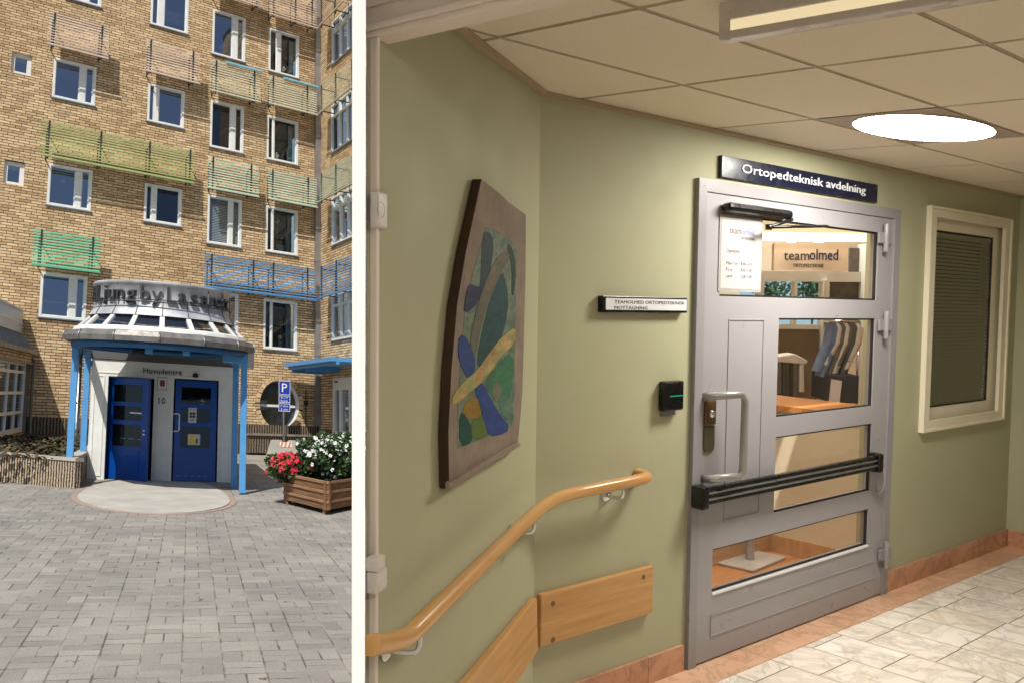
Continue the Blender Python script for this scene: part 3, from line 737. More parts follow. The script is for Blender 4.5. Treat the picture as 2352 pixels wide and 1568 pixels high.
mb = MB(); mb.revolve(CYL, [(Rd + .02, v_d1 + .03), (Rd + .03, v_d1 - .02), (Rd, v_d1 - .03), (Rd, v_d0)], n_=64)
mb.revolve(CYL, [(Rd, v_d0), (Rg1 + .01, v_g1 + .01)], n_=64); mb.revolve(CYL, [(0.01, v_d1 - .1), (Rd - .02, v_d1 + .02)], n_=32)
drum = add('drum', mb, M['drum'], por)
mb = MB()
for k in range(18):
    a = 2 * PI * k / 18 + .02
    mb.tube([CYL(Rd + .005, a, v_d1 - .04), CYL(Rd + .005, a, v_d0), CYL(Rg1 + .012, a, v_g1 + .02)], .008, 5)
mb.revolve(CYL, [(Rd + .002, v_d1 - .27), (Rd + .012, v_d1 - .28), (Rd + .002, v_d1 - .29)], n_=48)
add('seam', mb, M['zincdark'], drum)
mb = MB(); mb.revolve(CYL, [(Rg0 - .03, v_g0 - .01), (Rg1 - .02, v_g1 - .01)], n_=24); add('roof_glass', mb, M['glassroof'], por)
mb = MB()
for k in range(18):
    a = 2 * PI * k / 18 + .02; da = .030
    def q(r, v, o): return [CYL(r, a - da * o, v), CYL(r, a + da * o, v)]
    A = q(Rg0, v_g0, .95); B = q(Rg1, v_g1, 1.0); A2 = q(Rg0 - .05, v_g0 - .03, .9); B2 = q(Rg1 - .05, v_g1 - .03, 1.0)
    mb.face([A[0], A[1], B[1], B[0]]); mb.face([A2[0], A[0], B[0], B2[0]]); mb.face([A[1], A2[1], B2[1], B[1]])
mb.revolve(CYL, [(Rg0 - .05, v_g0 + .045), (Rg0 + .015, v_g0 + .02), (Rg0 + .04, v_g0 - .05), (Rg0 - .04, v_g0 - .05)], n_=24, sm=False)
add('glazing_bars', mb, M['white'], por)
mb = MB(); mb.revolve(CYL, [(CR - .26, v_e0 + .01), (CR - .10, v_e0 - .01), (CR - .12, v_e0 - .10), (CR - .24, v_e0 - .10), (CR - .26, v_e0 + .01)], n_=40)
add('ring_beam', mb, plain('dark_blue_beam', (34, 92, 142), .5), por)
mb = MB(); mb.revolve(CYL, [(.01, v_g0 - .02), (CR - .2, v_e0 + .03)], n_=32); ceil_p = add('inner_ceiling', mb, M['soffit'], por)
# letters round the drum
tm = MB(); txt = [('L', -59), ('j', -50), ('u', -42.5), ('n', -33.5), ('g', -24), ('b', -12.5), ('y', -3.5), ('L', 8), ('a', 16.5), ('s', 26), ('a', 35.5), ('r', 44), ('e', 51), ('t', 59), ('t', 65)]
RL = Rd + .06; vb = nv(692, RL)
cap = nv(657, RL) - vb
txt.append(('#', -68))
for ch, ang in txt:
    th = math.radians(ang)
    text_mb(tm, None, ch, 0, vb, cap, None, 0, .04, 0, lambda X, Y, Z, th=th: CYL(RL - .05 + Z * 1.2, th + X / RL * 1.05, Y), 'CENTER')
add('lettering', tm, M['letters'], por, label='dark grey raised lettering round the drum')
mb = MB(); mb.revolve(CYL, [(RL, vb - .03), (RL + .02, vb - .03), (RL + .02, vb - .01), (RL, vb - .01)], -1.25, 1.25, 40); add('letter_rail', mb, M['letters'], por)

# posts
def sqpost(t, g, v0, v1, w_=.105, name='post'):
    mb = MB(); mb.box(Fr(PP(t, g, 0), T, V, -G), -w_ / 2, w_ / 2, v0, v1, -w_ / 2, w_ / 2)
    return add(name, mb, M['blue'], por, bevel=.006)
tA = lg(157, 1118); tC = lg(556, 1134)
pl0, pl1 = lgP(0, 1105), lgP(170, 1121)
v_pl = atg(171, 1050, lg(171, 1121)[1])[1]
sqpost(tA[0], tA[1], -EL + .03, v_e0 - .08)
tB = lg(191, 1035, v_pl); sqpost(tB[0], tB[1], v_pl, v_e0 - .02)
sqpost(tC[0], tC[1], -EL + .02, v_e0 - .08)
tD = lg(537, 1118); sqpost(tD[0], tD[1], -EL, v_e0 - .02)
for (t, g) in (tA, tC):
    mb = MB(); mb.box(Fr(PP(t, g, 0), T, V, -G), -.035, .035, -EL, -EL + .06, -.035, .035); add('foot', mb, M['black'], por)
# downpipe between the left posts
px0 = atg(184, 820, tA[1] + .3); px1 = atg(177, 1000, tA[1] + .3)
mb = MB(); mb.tube([PP(px0[0], tA[1] + .3, v_e0 - .1), PP(px0[0], tA[1] + .3, px1[1] + .12), PP(px0[0] - .05, tA[1] + .25, px1[1])], .042, 12)
for z in (.35, -.3): mb.tube([PP(px0[0], tA[1] + .3, z), PP(px0[0], tA[1] + .3, z + .03)], .05, 12)
add('downpipe', mb, M['steel'], por)
# brackets and braces
def beam(p, q, w_=.06, mat='blue', name='brace'):
    p, q = np.array(p), np.array(q); X = nz(q - p); Z = nz(np.cross(X, V)); Y = np.cross(Z, X)
    mb = MB(); mb.box(Fr((p), X, Y, Z), 0, np.linalg.norm(q - p), -w_, w_, -w_, w_); return add(name, mb, M[mat], por)
beam(PP(tB[0], tB[1], .42), PP(tB[0] + .55, tB[1] + .3, v_e0 - .1), .045)
beam(PP(tA[0], tA[1], v_e0 - .14), PP(tB[0], tB[1], v_e0 - .14), .06)
beam(PP(tC[0], tC[1], v_e0 - .14), PP(tD[0], tD[1], v_e0 - .14), .06)
beam(PP(tC[0] - .35, tC[1] + .05, v_e0 - .14), PP(tC[0] + .05, tC[1], v_e0 - .14), .07)
for x, y in ((342, 804), (428, 808)):
    t, v = atg(x, y, Gc - CR + .35); mb = MB(); mb.box(Fr(PP(t, Gc - CR + .35, v), T, V, -G), -.055, .055, -.05, .06, -.3, .05); add('beam_end', mb, M['blue'], por)
for x, y in ((318, 806), (597, 812)):
    if x < 590: t, v = atg(x, y, Gc - CR + .45); mb = MB(); mb.box(Fr(PP(t, Gc - CR + .45, v), T, V, -G), -.085, .085, -.06, .09, -.2, .05); add('lamp', mb, M['black'], por)
t, v = atg(598 * .811 + 0, 812, Gc); 
# body: front wall with two openings
sa, sb = dps(203)[0], dps(538)[0]
hv = lambda y, x=370: dpf.px(x, y)[1]
H_h0, H_h1, H_top = hv(865), hv(833), v_e0 + .05 + EL
oL = (dps(243)[0], dps(350)[0], 0.0, hv(865, 300)); oR = (dps(396)[0], dps(500)[0], 0.0, hv(870, 450))
mb = MB(); wall_cells(mb, dpf, sa, sb, -.02, H_h1, [oL, oR], .12)
mb.face([dpf.P(sa, -.02, 0), dpf.P(sa, H_top, 0), dpf.P(sa, H_top, -3.5), dpf.P(sa, -.02, -3.5)])
mb.face([dpf.P(sb, -.02, 0), dpf.P(sb, H_top, 0), dpf.P(sb, H_top, -3.5), dpf.P(sb, -.02, -3.5)])
mb.face([dpf.P(sa, H_top, 0), dpf.P(sb, H_top, 0), dpf.P(sb, H_top, -3.5), dpf.P(sa, H_top, -3.5)])
add('front_wall', mb, M['white'], por)
mb = MB(); mb.box(dpf, sa - .2, sb + .35, H_h1 + .01, H_top + .12, -.02, .03)
k = sa
while k < sb: mb.box(dpf, k, k + .012, H_h1 + .01, H_top, .03, .034); k += .62
add('fascia_panels', mb, M['soffit'], por)
mb = MB()
for a0, a1 in ((sa + .05, oL[0] - .06), (oL[1] + .05, oR[0] - .05), (oR[1] + .05, sb - .05)):
    if a1 - a0 > .1: mb.frame(dpf, a0, a1, .06, H_h1 - .3, .02, .02, .02, .02, .001, .012)
mb.box(dpf, sa + .1, sb - .1, H_h0 + .02, H_h0 + .035, .001, .012)
add('panel_moulding', mb, M['white'], por)
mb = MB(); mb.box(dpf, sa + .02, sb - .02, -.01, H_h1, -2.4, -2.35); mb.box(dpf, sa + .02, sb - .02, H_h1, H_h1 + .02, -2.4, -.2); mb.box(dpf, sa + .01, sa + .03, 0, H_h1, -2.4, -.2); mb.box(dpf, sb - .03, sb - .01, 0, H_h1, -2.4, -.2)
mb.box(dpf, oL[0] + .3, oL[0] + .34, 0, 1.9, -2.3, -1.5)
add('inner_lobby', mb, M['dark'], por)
mb = MB()
for k in range(5): mb.box(dpf, oL[0] + .1 + k * .14, oL[0] + .13 + k * .14, .3, 1.95, -1.4, -1.36)
add('lobby_blinds', mb, plain('dull_ochre', (96, 84, 54), .7), por)

def door_leaf(fr, w_, h_, name, mat='doorblue'):
    st = .14 * w_ / .95; rails = [(.0, .33), (.54, .585), (.725, .765), (.935, 1.0)]
    mb = MB(); mb.box(fr, 0, st, .01, h_, -.02, .03); mb.box(fr, w_ - st, w_, .01, h_, -.02, .03)
    for r0, r1 in rails: mb.box(fr, st, w_ - st, max(.01, r0 * h_), r1 * h_, -.018, .028)
    mb.frame(fr, st + .03, w_ - st - .03, .08, .30 * h_, .012, .012, .012, .012, .028, .034)
    o = add(name, mb, M[mat], por, label='deep blue glazed door ' + ('standing slightly open' if 'L' in name else 'closed in the shade'))
    mb = MB(); mb.face([fr.P(st, .3 * h_, .0), fr.P(w_ - st, .3 * h_, .0), fr.P(w_ - st, h_ * .95, .0), fr.P(st, h_ * .95, .0)]); add('pane', mb, M['glasslo'], o)
    return o
hg = lgP(239, 1097); tip = lgP(337, 1108)
lf = Fr(hg, nz(tip - hg), V)
lw_ = np.linalg.norm(tip - hg); lh = oL[3] * .985
dl = door_leaf(lf, lw_, lh, 'door')
dl['label'] = 'deep blue glazed door standing slightly open'
mb = MB()
for z in (.12, .80, .9): mb.box(lf, -.05, .02, lh * z, lh * z + .05, .03, .06)
add('hinge', mb, M['white'], dl)
mb = MB(); mb.box(lf, lw_ * .55, lw_ * .86, lh * .655, lh * .668, .003, .006); mb.box(lf, lw_ * .9, lw_ * .94, lh * .49, lh * .50, .03, .036); mb.box(lf, lw_ * .9, lw_ * .94, lh * .45, lh * .466, .03, .036)
for k in range(3): mb.box(lf, lw_ * (.25 + .2 * k), lw_ * (.38 + .2 * k), lh * .405, lh * .41, -.1, -.09)
add('sticker', mb, M['signwhite'], dl)
rf = Fr(dpf.P(oR[0] + .03, 0, -.06), dpf.X, V); rwd = oR[1] - oR[0] - .06
dr = door_leaf(rf, rwd, oR[3] - .03, 'door'); dr['label'] = 'deep blue glazed door closed in the shade'
mb = MB(); hy0, hy1 = rf.px(404, 990)[1], rf.px(404, 950)[1]
hx = rf.px(399, 970)[0]; hx1 = rf.px(412, 970)[0]
mb.tube([rf.P(hx, hy1, .03), rf.P(hx + .02, hy1, .08), rf.P(hx1 - .02, hy1, .08), rf.P(hx1, hy1 - .03, .08), rf.P(hx1, hy0 + .03, .08), rf.P(hx1 - .02, hy0, .08), rf.P(hx + .02, hy0, .08), rf.P(hx, hy0, .03)], .014, 8); add('handle', mb, M['white'], dr)
mb = MB(); a_, b_ = rf.px(462, 922); text_mb(mb, rf, 'C', a_, b_, .05, None, .004, .008); text_mb(mb, rf, '·', a_ + .06, b_ - .01, .05, None, .004, .008); text_mb(mb, rf, 'entré', a_ - .02, b_ - .06, .025, None, .004, .008); text_mb(mb, rf, 'öppet', a_ - .02, b_ - .11, .025, None, .004, .008); add('sticker', mb, M['signwhite'], dr)
mb = MB(); a_, b_ = rf.px(406, 1096); 
for k in range(5): mb.box(rf, a_ + k * .12, a_ + .07 + k * .12, b_ + .03, b_ + .045, .031, .034)
add('scuff', mb, plain('scuffed_blue', (90, 130, 200), .5), dr)
# writing on the porch wall
mb = MB(); a_, b_ = dpf.px(329, 856); a2 = dpf.px(418, 856)[0]; text_mb(mb, dpf, 'Huvudentré', a_, b_, .10, a2 - a_, .012, .024); add('lettering', mb, M['navytext'], por, label='navy lettering above the doors')
mb = MB(); a_, b_ = dpf.px(364, 926); a2 = dpf.px(380, 926)[0]; text_mb(mb, dpf, '10', a_, b_, .12, a2 - a_, .003, .01); add('house_number', mb, M['navytext'], por)
mb = MB(); a_, b_ = dpf.px(449, 862); mb.revolve(lambda r_, a, h: dpf.P(a_ + r_ * math.cos(a), b_ + r_ * .8 * math.sin(a), h), [(.055, .0), (.055, .06), (.03, .09), (.001, .1)], n_=16); add('sensor', mb, M['black'], por)
# no-smoking style notice between the doors
c_ = [dpf.px(361, 895), dpf.px(384, 867)]
ns = MB(); ns.box(dpf, c_[0][0], c_[1][0], c_[0][1], c_[1][1], .004, .016)
nso = add('wall_notice', ns, M['signwhite'], None, 'small white framed notice with red square between the blue doors', 'notice')
mb = MB(); w0 = c_[1][0] - c_[0][0]; h0 = c_[1][1] - c_[0][1]; mb.box(dpf, c_[0][0] + w0 * .28, c_[0][0] + w0 * .78, c_[0][1] + h0 * .3, c_[0][1] + h0 * .8, .0165, .018); add('print', mb, M['redsign'], nso)
mb = MB(); mb.frame(dpf, c_[0][0], c_[1][0], c_[0][1], c_[1][1], .01, .01, .01, .01, .0165, .02); mb.box(dpf, c_[0][0] + w0 * .4, c_[0][0] + w0 * .9, c_[0][1] + h0 * .1, c_[0][1] + h0 * .15, .0165, .018); add('border', mb, M['steel'], nso)
# posters on the right door
c_ = [rf.px(432, 970), rf.px(452, 936.5)]; w0 = c_[1][0] - c_[0][0]; h0 = c_[1][1] - c_[0][1]
mb = MB(); mb.box(rf, c_[0][0], c_[1][0], c_[0][1], c_[1][1], .031, .034); po = add('poster', mb, M['paper'], None, 'white sheet with dark pictograms taped on the right blue door', 'poster')
mb = MB()
for i in range(2):
    for j in range(2):
        mb.prism(rf, [(c_[0][0] + w0 * (.32 + .36 * i) + .028 * math.cos(a) * (1 + .3 * math.cos(3 * a)), c_[0][1] + h0 * (.42 + .2 * j) + .028 * math.sin(a)) for a in np.linspace(0, 2 * PI, 12)[:-1]], .0341, .0352)
for k, (x_, l_) in enumerate(((.15, .7), (.2, .5), (.25, .5))): mb.box(rf, c_[0][0] + w0 * x_, c_[0][0] + w0 * (x_ + l_), c_[0][1] + h0 * (.88 - .07 * k) - (h0 * .62 if k else 0), c_[0][1] + h0 * (.91 - .07 * k) - (h0 * .62 if k else 0), .0341, .0352)
add('print', mb, M['darktext'], po)
c_ = [rf.px(431, 1020), rf.px(460, 997)]; w0 = c_[1][0] - c_[0][0]; h0 = c_[1][1] - c_[0][1]
mb = MB(); mb.box(rf, c_[0][0], c_[1][0], c_[0][1], c_[1][1], .031, .034); po = add('poster', mb, M['paper'], None, 'yellow and green printed sheet low on the right blue door', 'poster')
mb = MB(); mb.box(rf, c_[0][0] + w0 * .05, c_[0][0] + w0 * .62, c_[0][1] + h0 * .12, c_[0][1] + h0 * .92, .0341, .0352); add('print', mb, M['yellowprint'], po)
mb = MB(); mb.box(rf, c_[0][0] + w0 * .63, c_[0][0] + w0 * .82, c_[0][1] + h0 * .12, c_[0][1] + h0 * .6, .0341, .0352); mb.box(rf, c_[0][0], c_[1][0], c_[0][1] - .02, c_[0][1] - .001, .031, .0352); add('print', mb, M['greenprint'], po)

# concrete apron
P3 = np.array([lg(182, 1135), lg(528, 1150), lg(360, 1179)])
ctr = (P3[0] + P3[1]) / 2; ra = (P3[1][0] - P3[0][0]) / 2; rb = ctr[1] - P3[2][1]
gd = lg(240, 1100)[1]; gdr = lg(500, 1106)[1]
def disc(r, z):
    pts = []
    for a in np.linspace(0, 2 * PI, 73)[:-1]:
        c_a, s_a = math.cos(a), math.sin(a)
        pts.append((ctr[0] + (ra + r) * c_a, min(ctr[1] - .2 * c_a + ((rb + r) if s_a < 0 else 3.4) * s_a, 17.7)))
    return pts
mb = MB(); mb.prism(gfr, disc(0, 0), .0, .02); add('apron', mb, M['concrete'], label='pale round concrete apron in front of the entrance', kind='structure')
mb = MB(); mb.prism(gfr, disc(.09, 0), .0, .008); add('apron_edge', mb, plain('red_edge_stone', (158, 138, 124), .85, var=.25, scale=10), label='reddish edging stones round the apron', kind='structure')

# ---------------------------------------------------------------- planter wall on the left
t0_, g0_ = lg(0, 1105); t1_, g1_ = lg(170, 1121)
XP = nz(lgP(170, 1121) - lgP(0, 1105)); 
plf = Fr(lgP(170, 1121), XP, V)
hp = v_pl + EL
dirp = ((t1_ - t0_), (g1_ - g0_)); lp = math.hypot(*dirp); dirp = (dirp[0] / lp, dirp[1] / lp)
far = (t1_ - dirp[0] * 7, g1_ - dirp[1] * 7)
# walk to the facade along G
def fac_g(t):      # g of the facade at given t (level ground)
    a = lg(600, 1042); d = np.linalg.solve(LB, U); return a[1] + (t - a[0]) * d[1] / d[0]
planter_w = thing('planter_wall', lgP(170, 1121), 'low ribbed concrete planter wall with pale cap left of the porch', 'planter')
mb = MB(); mb.box(plf, -7, 0, 0, hp - .06, -.15, 0)
sidef = Fr(lgP(170, 1121), G, V, T)
mb.box(sidef, .15, 4.1, 0, hp - .06, -.15, 0)
add('wall', mb, M['ribbed'], planter_w)
mb = MB(); mb.box(plf, -7, .02, hp - .06, hp, -.17, .02); mb.box(sidef, .17, 4.1, hp - .06, hp, -.17, .02); add('cap', mb, M['concrete'], planter_w)
mb = MB(); mb.prism(gfr, [(t1_ - .16, g1_ + .12), (t1_ - .16, fac_g(t1_) - .05), (far[0], fac_g(far[0]) - .05), (far[0], far[1] + .2)], hp - .3, hp - .07); add('soil', mb, M['soil'], planter_w)
mb = MB()
for k in range(5200):
    t = t1_ - .25 - rng.rand() * 4.5; g = g1_ + .2 + rng.rand() * 6
    if g > fac_g(t) - .1: continue
    c = PP(t, g, v_pl - .05 + rng.rand() * .05); a = rng.rand() * 6.28; l_ = .05 + rng.rand() * .07
    X = (T * math.cos(a) + G * math.sin(a)) * l_; Y = nz(G * math.cos(a) - T * math.sin(a) + V * (rng.rand() * 1.2)) * l_ * .45
    mb.face([c, c + X * .5 + Y, c + X, c + X * .5 - Y], None, int(rng.rand() * 2.2) % 2)
add('ground_cover', mb, [M['leafdark'], M['leafbrown']], None, 'dark low creeping ground cover in the planter bed', 'ground cover', kind='stuff', weld=False)

# ---------------------------------------------------------------- pavilion at the far left
sp = fac.px(62, 900)[0]
pvf = Fr(fac.P(sp, 0), G, V, T)                     # s = 0 at the brick facade, negative towards the viewer
pav = thing('glazed_pavilion', pvf.P(0, 0), 'low glazed pavilion with grey sheet metal roof at the far left', 'pavilion')
wb = pvf.px(20, 997)[1]; wt_ = pvf.px(20, 826)[1]; eb = pvf.px(20, 801)[1]
mb = MB(); mb.box(pvf, -6, 0, 0, wb, -.2, 0); mb.box(pvf, -6, 0, wt_, eb, -.2, .06); add('wall', mb, M['brick'], pav)
mb = MB()
mb.frame(pvf, -6, -.12, wb, wt_, .08, .08, .09, .07, -.12, -.04)
ys = [wb + (wt_ - wb) * f for f in (.28, .56, .86)]
cols = [-.12 - 1.05 * k for k in range(1, 6)]
prev = -.2
for c in cols: mb.box(pvf, c - .03, c + .03, wb + .09, wt_ - .07, -.11, -.05)
for y_ in ys:
    e = [-6 + .08] + sorted([x for c in cols for x in (c - .03, c + .03)]) + [-.2]
    for i in range(0, len(e), 2):
        if e[i + 1] > e[i]: mb.box(pvf, e[i], e[i + 1], y_ - .035, y_ + .035, -.11, -.05)
pw = add('window', mb, M['white'], pav)
mb = MB(); mb.face([pvf.P(-6, wb, -.09), pvf.P(-.12, wb, -.09), pvf.P(-.12, wt_, -.09), pvf.P(-6, wt_, -.09)]); add('pane', mb, M['glassdim'], pw)
mb = MB(); mb.box(pvf, -.12, 0, wb - .1, wt_, -.1, .03); mb.tube([pvf.P(-.05, eb - .15, .12), pvf.P(-.05, wb - .05, .12), pvf.P(.0, wb - .12, .28)], .035, 8); mb.box(pvf, -6, .0, wt_ - .03, wt_ + .02, .06, .12); add('downpipe', mb, plain('dull_grey', (110, 108, 102), .5), pav)
E1 = np.array(fac.P(*fac.px(78, 806), .02)); E2 = np.array(fac.P(*fac.px(40, 757), .02))
rx = nz(E1 - E2); rL = np.linalg.norm(E1 - E2); rn = nz(np.cross(G, rx)); rn = rn if rn @ V > 0 else -rn
rfz = Fr(E2, rx, -G, rn)
mb = MB(); mb.box(rfz, -.0, rL, 0, 6, -.06, 0)
k = .15
while k < 6: mb.box(rfz, 0, rL, k, k + .02, 0, .03); k += .3
roof = add('roof', mb, M['zinc'], pav)
mb = MB(); mb.box(pvf, -6, 0, eb - .02, eb + .08, .06, .22); add('gutter', mb, M['zincdark'], roof)
q = fac.px(51, 717); q2 = fac.px(40, 757); mb = MB(); mb.box(Fr(E2, T, -G, V), -2.5, .12, .1, 5, -.1, .46); lan = add('roof_lantern', mb, plain('pale_blue_sheet', (186, 200, 214), .35, .2), pav)
mb = MB(); mb.box(Fr(E2, T, -G, V), .12, .135, .1, 5, .14, .17); mb.box(Fr(E2, T, -G, V), -2.5, .16, .08, 5, .46, .50); add('trim', mb, M['white'], lan)
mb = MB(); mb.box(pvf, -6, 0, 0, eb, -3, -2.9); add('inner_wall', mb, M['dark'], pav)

# ---------------------------------------------------------------- parking sign
sg = thing('parking_sign', lgP(651, 1046), 'blue parking sign with two lower plates on grey pole in concrete foot', 'sign')
so = lgP(651, 1046); sT = nz(T + G * .1); sf = Fr(so, sT, V)
def sx(x, y=1046): return sf.px(x, y)
b0, b1 = sx(612)[0], sx(690)[0]; t0b, t1b = sx(622)[0], sx(679)[0]; bh = sf.px(650, 1011)[1]
mb = MB(); mb.prism(sf, [(b0, .02), (b1, .02), (t1b, bh), (.12, bh), (.05, bh - .1), (-.02, bh - .1), (-.09, bh), (t0b, bh)], -.28, .22); add('concrete_foot', mb, M['concrete'], sg, bevel=.01)
r0, r1 = sx(640)[0], sx(667)[0]; ry = sf.px(650, 1027)[1]
mb = MB(); mb.box(sf, r0, r1, ry, ry + .14, .221, .228); ro = add('reflector', mb, M['signwhite'], sg)
mb = MB(); wq = (r1 - r0) / 3.2
for k in range(3): mb.prism(sf, [(r0 + wq * k * 1.05 + .01, ry + .005), (r0 + wq * k * 1.05 + wq * .6, ry + .005), (r0 + wq * k * 1.05 + wq * .95, ry + .135), (r0 + wq * k * 1.05 + wq * .4, ry + .135)], .2285, .231)
add('stripe', mb, M['orange'], ro)
pt = sf.px(651, 874)[1]
mb = MB(); mb.tube([sf.P(0, bh - .1, 0), sf.P(0, pt - .05, 0)], .03, 10); add('pole', mb, M['steel'], sg)
sx0, sx1 = sx(638.5)[0] , sx(665)[0]
def plate(y0, y1, lines, nm, P_=False):
    v1, v0 = sf.px(651, y0)[1], sf.px(651, y1)[1]
    q = MB(); q.box(sf, sx0, sx1, v0, v1, .031, .045); o = add(nm, q, M['signblue'], sg)
    q = MB(); q.frame(sf, sx0, sx1, v0, v1, .012, .012, .014, .014, .0455, .047); add('border', q, M['signwhite'], o)
    q = MB()
    if P_: text_mb(q, sf, 'P', sx0 + (sx1 - sx0) * .27, v0 + (v1 - v0) * .2, (v1 - v0) * .62, (sx1 - sx0) * .46, .0455, .05)
    else:
        for i, l_ in enumerate(lines): text_mb(q, sf, l_, sx0 + .06, v0 + (v1 - v0) * (.56 - .42 * i), (v1 - v0) * .26, (sx1 - sx0) - .12, .0455, .05)
    add('lettering', q, M['signwhite'], o)
plate(874, 906, None, 'plate', True); plate(908, 924, ['9-17', 'Besök'], 'plate'); plate(926, 944, ['P-skiva', '2 tim'], 'plate')

# ---------------------------------------------------------------- flower box and plants
c0 = lgP(752, 1182); cL = lgP(652, 1156); cR = lgP(830, 1166)
XA = nz(c0 - cL); XB = nz(cR - c0)
fA = Fr(c0, XA, V); fB = Fr(c0, XB, V); LA = np.linalg.norm(c0 - cL); LBx = 1.9
ht = fA.px(752, 1104)[1]
fb = thing('flower_box', c0, 'weathered brown plank flower box standing on the paving', 'flower box')
nA = fA.Z; nB = fB.Z
z0 = .07; tiers = 3; th_ = (ht - z0) / tiers
mbp = MB(); mbr = MB()
for k in range(tiers):
    y0 = z0 + th_ * k; y1 = y0 + th_ * .66
    mbp.box(fA, -LA, 0, y0, y1, -.03, 0); mbp.box(fB, 0, LBx, y0, y1, -.03, 0)
    mbr.box(fA, -LA, .0, y1 + .003, y0 + th_ - .004, -.03, .02); mbr.box(fB, .0, LBx, y1 + .003, y0 + th_ - .004, -.03, .02)
add('plank', mbp, M['planter'], fb, bevel=.004); add('rail', mbr, M['planter2'], fb, bevel=.004)
ifr = Fr(c0, -XA, XB, V)                          # a along the long left face, b to the right
mb = MB(); mb.box(ifr, .03, LA, .03, LBx, z0, ht - .08); add('soil', mb, M['soil'], fb)
mb = MB(); mb.box(ifr, LA - .02, LA + .01, 0, LBx, z0, ht); mb.box(ifr, 0, LA, LBx - .02, LBx + .01, z0, ht); add('plank', mb, M['planter'], fb)
for (a_, b_) in ((.08, .02), (LA - .12, .02), (.08, LBx - .12), (LA - .12, LBx - .12)):
    mb = MB(); mb.box(ifr, a_, a_ + .09, b_, b_ + .09, 0, z0); add('foot', mb, M['planter'], fb)
mb = MB(); mb.box(fA, -.05, .0, z0, ht, .021, .034); mb.box(fB, .0, .05, z0, ht, .021, .034); add('corner_post', mb, M['planter'], fb)

def plant(name, label, cat, center, rad, hgt, nleaf, nfl, mats, fsize, seed, base_v, jitter=1.0, cl=None):
    R_ = np.random.RandomState(seed)
    o = thing(name, center, label, cat)
    lf_ = MB(); st_ = MB(); fl_ = MB()
    def blob(top=False):
        while True:
            p = R_.uniform(-1, 1, 3)
            if p @ p < 1 and (not top or p @ p > .45): break
        if top:
            p[1] = -abs(p[1]) if R_.rand() < .55 else p[1]; p[2] = abs(p[2]) if R_.rand() < .6 else p[2]
        lump = 1 + .14 * math.sin(p[0] * 7 + seed) * math.cos(p[2] * 6)
        return center + T * p[0] * rad[0] * lump + G * p[1] * rad[1] * lump + V * (hgt * .5 * (1 + p[2] * lump))
    for k in range(nleaf):
        c = blob(); d = nz(R_.normal(size=3)); e = nz(np.cross(d, R_.normal(size=3))); L_ = (.035 + R_.rand() * .05) * jitter; w_ = L_ * .38
        m = c + d * L_ * .5
        lf_.face([c, m + e * w_, c + d * L_, m - e * w_], None, 0 if R_.rand() < .72 else 1)
    for k in range(26):
        c = blob(); st_.tube([center + T * R_.uniform(-.2, .2) * rad[0] + V * 0, (center + c) / 2 + V * .05, c], .005, 4, False)
    for k in range(nfl):
        c = blob(True); toward = nz(nz(c - (center + V * hgt * .4)) + R_.normal(size=3) * .45 + Nf * .5 + V * .2)
        x = nz(np.cross(toward, R_.normal(size=3))); y = np.cross(toward, x)
        ncl = cl or 1
        for q_ in range(ncl):
            cc = c + (x * R_.uniform(-1, 1) + y * R_.uniform(-1, 1)) * fsize * (1.3 if ncl > 1 else 0) + toward * .02
            for j in range(5):
                a = 2 * PI * j / 5 + R_.rand() * .3; r_ = fsize
                p0 = cc + (x * math.cos(a - .5) + y * math.sin(a - .5)) * r_ * .75 + toward * .006; p1 = cc + (x * math.cos(a) + y * math.sin(a)) * r_; p2 = cc + (x * math.cos(a + .5) + y * math.sin(a + .5)) * r_ * .75 + toward * .006
                fl_.face([cc, p0, p1, p2], None, 0)
            fl_.face([cc + x * r_ * .16 + toward * .008, cc + y * r_ * .16 + toward * .008, cc - x * r_ * .16 + toward * .008, cc - y * r_ * .16 + toward * .008], None, 1)
    add('foliage', lf_, [M['leafgreen'], M['leafdark']], o, weld=False); add('stem', st_, M['leafgreen'], o, weld=False); add('blossom', fl_, mats, o, weld=False)
    return o
ctrW = ifr.P(LA * .42, .62, ht - .12); ctrR = ifr.P(LA * .80, .22, ht - .14)
plant('white_flower_plant', 'bushy green plant covered in white five petalled flowers in the wooden box', 'plant', ctrW + G * .1 + T * .12, (.62, .5), .80, 10000, 300, [M['petal'], M['leafdark']], .036, 5, 0)
plant('white_flower_plant', 'white flowering bush at the right end of the wooden box beside the white post', 'plant', ctrW + T * .75 + G * .15, (.5, .45), .82, 6000, 170, [M['petal'], M['leafdark']], .036, 9, 0)
plant('red_geranium', 'coral red geraniums spilling over the left end of the wooden box', 'plant', ctrR - T * .1, (.42, .36), .46, 3400, 95, [M['red'], M['red']], .026, 11, 0, cl=6)
# =================================================================== HALL (right of the white post)
RB = np.array([D1, D2, VR]).T
def rsolve(x, y): return np.linalg.solve(RB, ray(x, y))
def HP(a, b, h): return D1 * a + D2 * b + VR * h
def rl(x, y, h): q = rsolve(x, y); q = q * (h / q[2]); return q[0], q[1]          # (a, b) at level h
fa_, fb_ = rl(1575, 1535, -ER)
B0 = fb_
door_w = Fr(HP(0, B0, 0), D1, VR)                 # the wall with the grey door; s = a, t = height over the eye
ca, chh = door_w.px(1242, 207)
CH = chh                                          # ceiling height
ta, tb = rl(1040, 50, CH)
LWd = nz(D1 * (ta - ca) + D2 * (tb - B0))
left_w = Fr(HP(ca, B0, 0), -LWd, VR)              # the wall with the picture; s = 0 in the corner, negative towards the viewer
AR = door_w.px(2310, 1221)[0]
right_w = Fr(HP(AR, B0, 0), -D2, VR, -nz(np.cross(D2, VR)) if (-nz(np.cross(D2, VR))) @ D1 < 0 else nz(np.cross(D2, VR)))
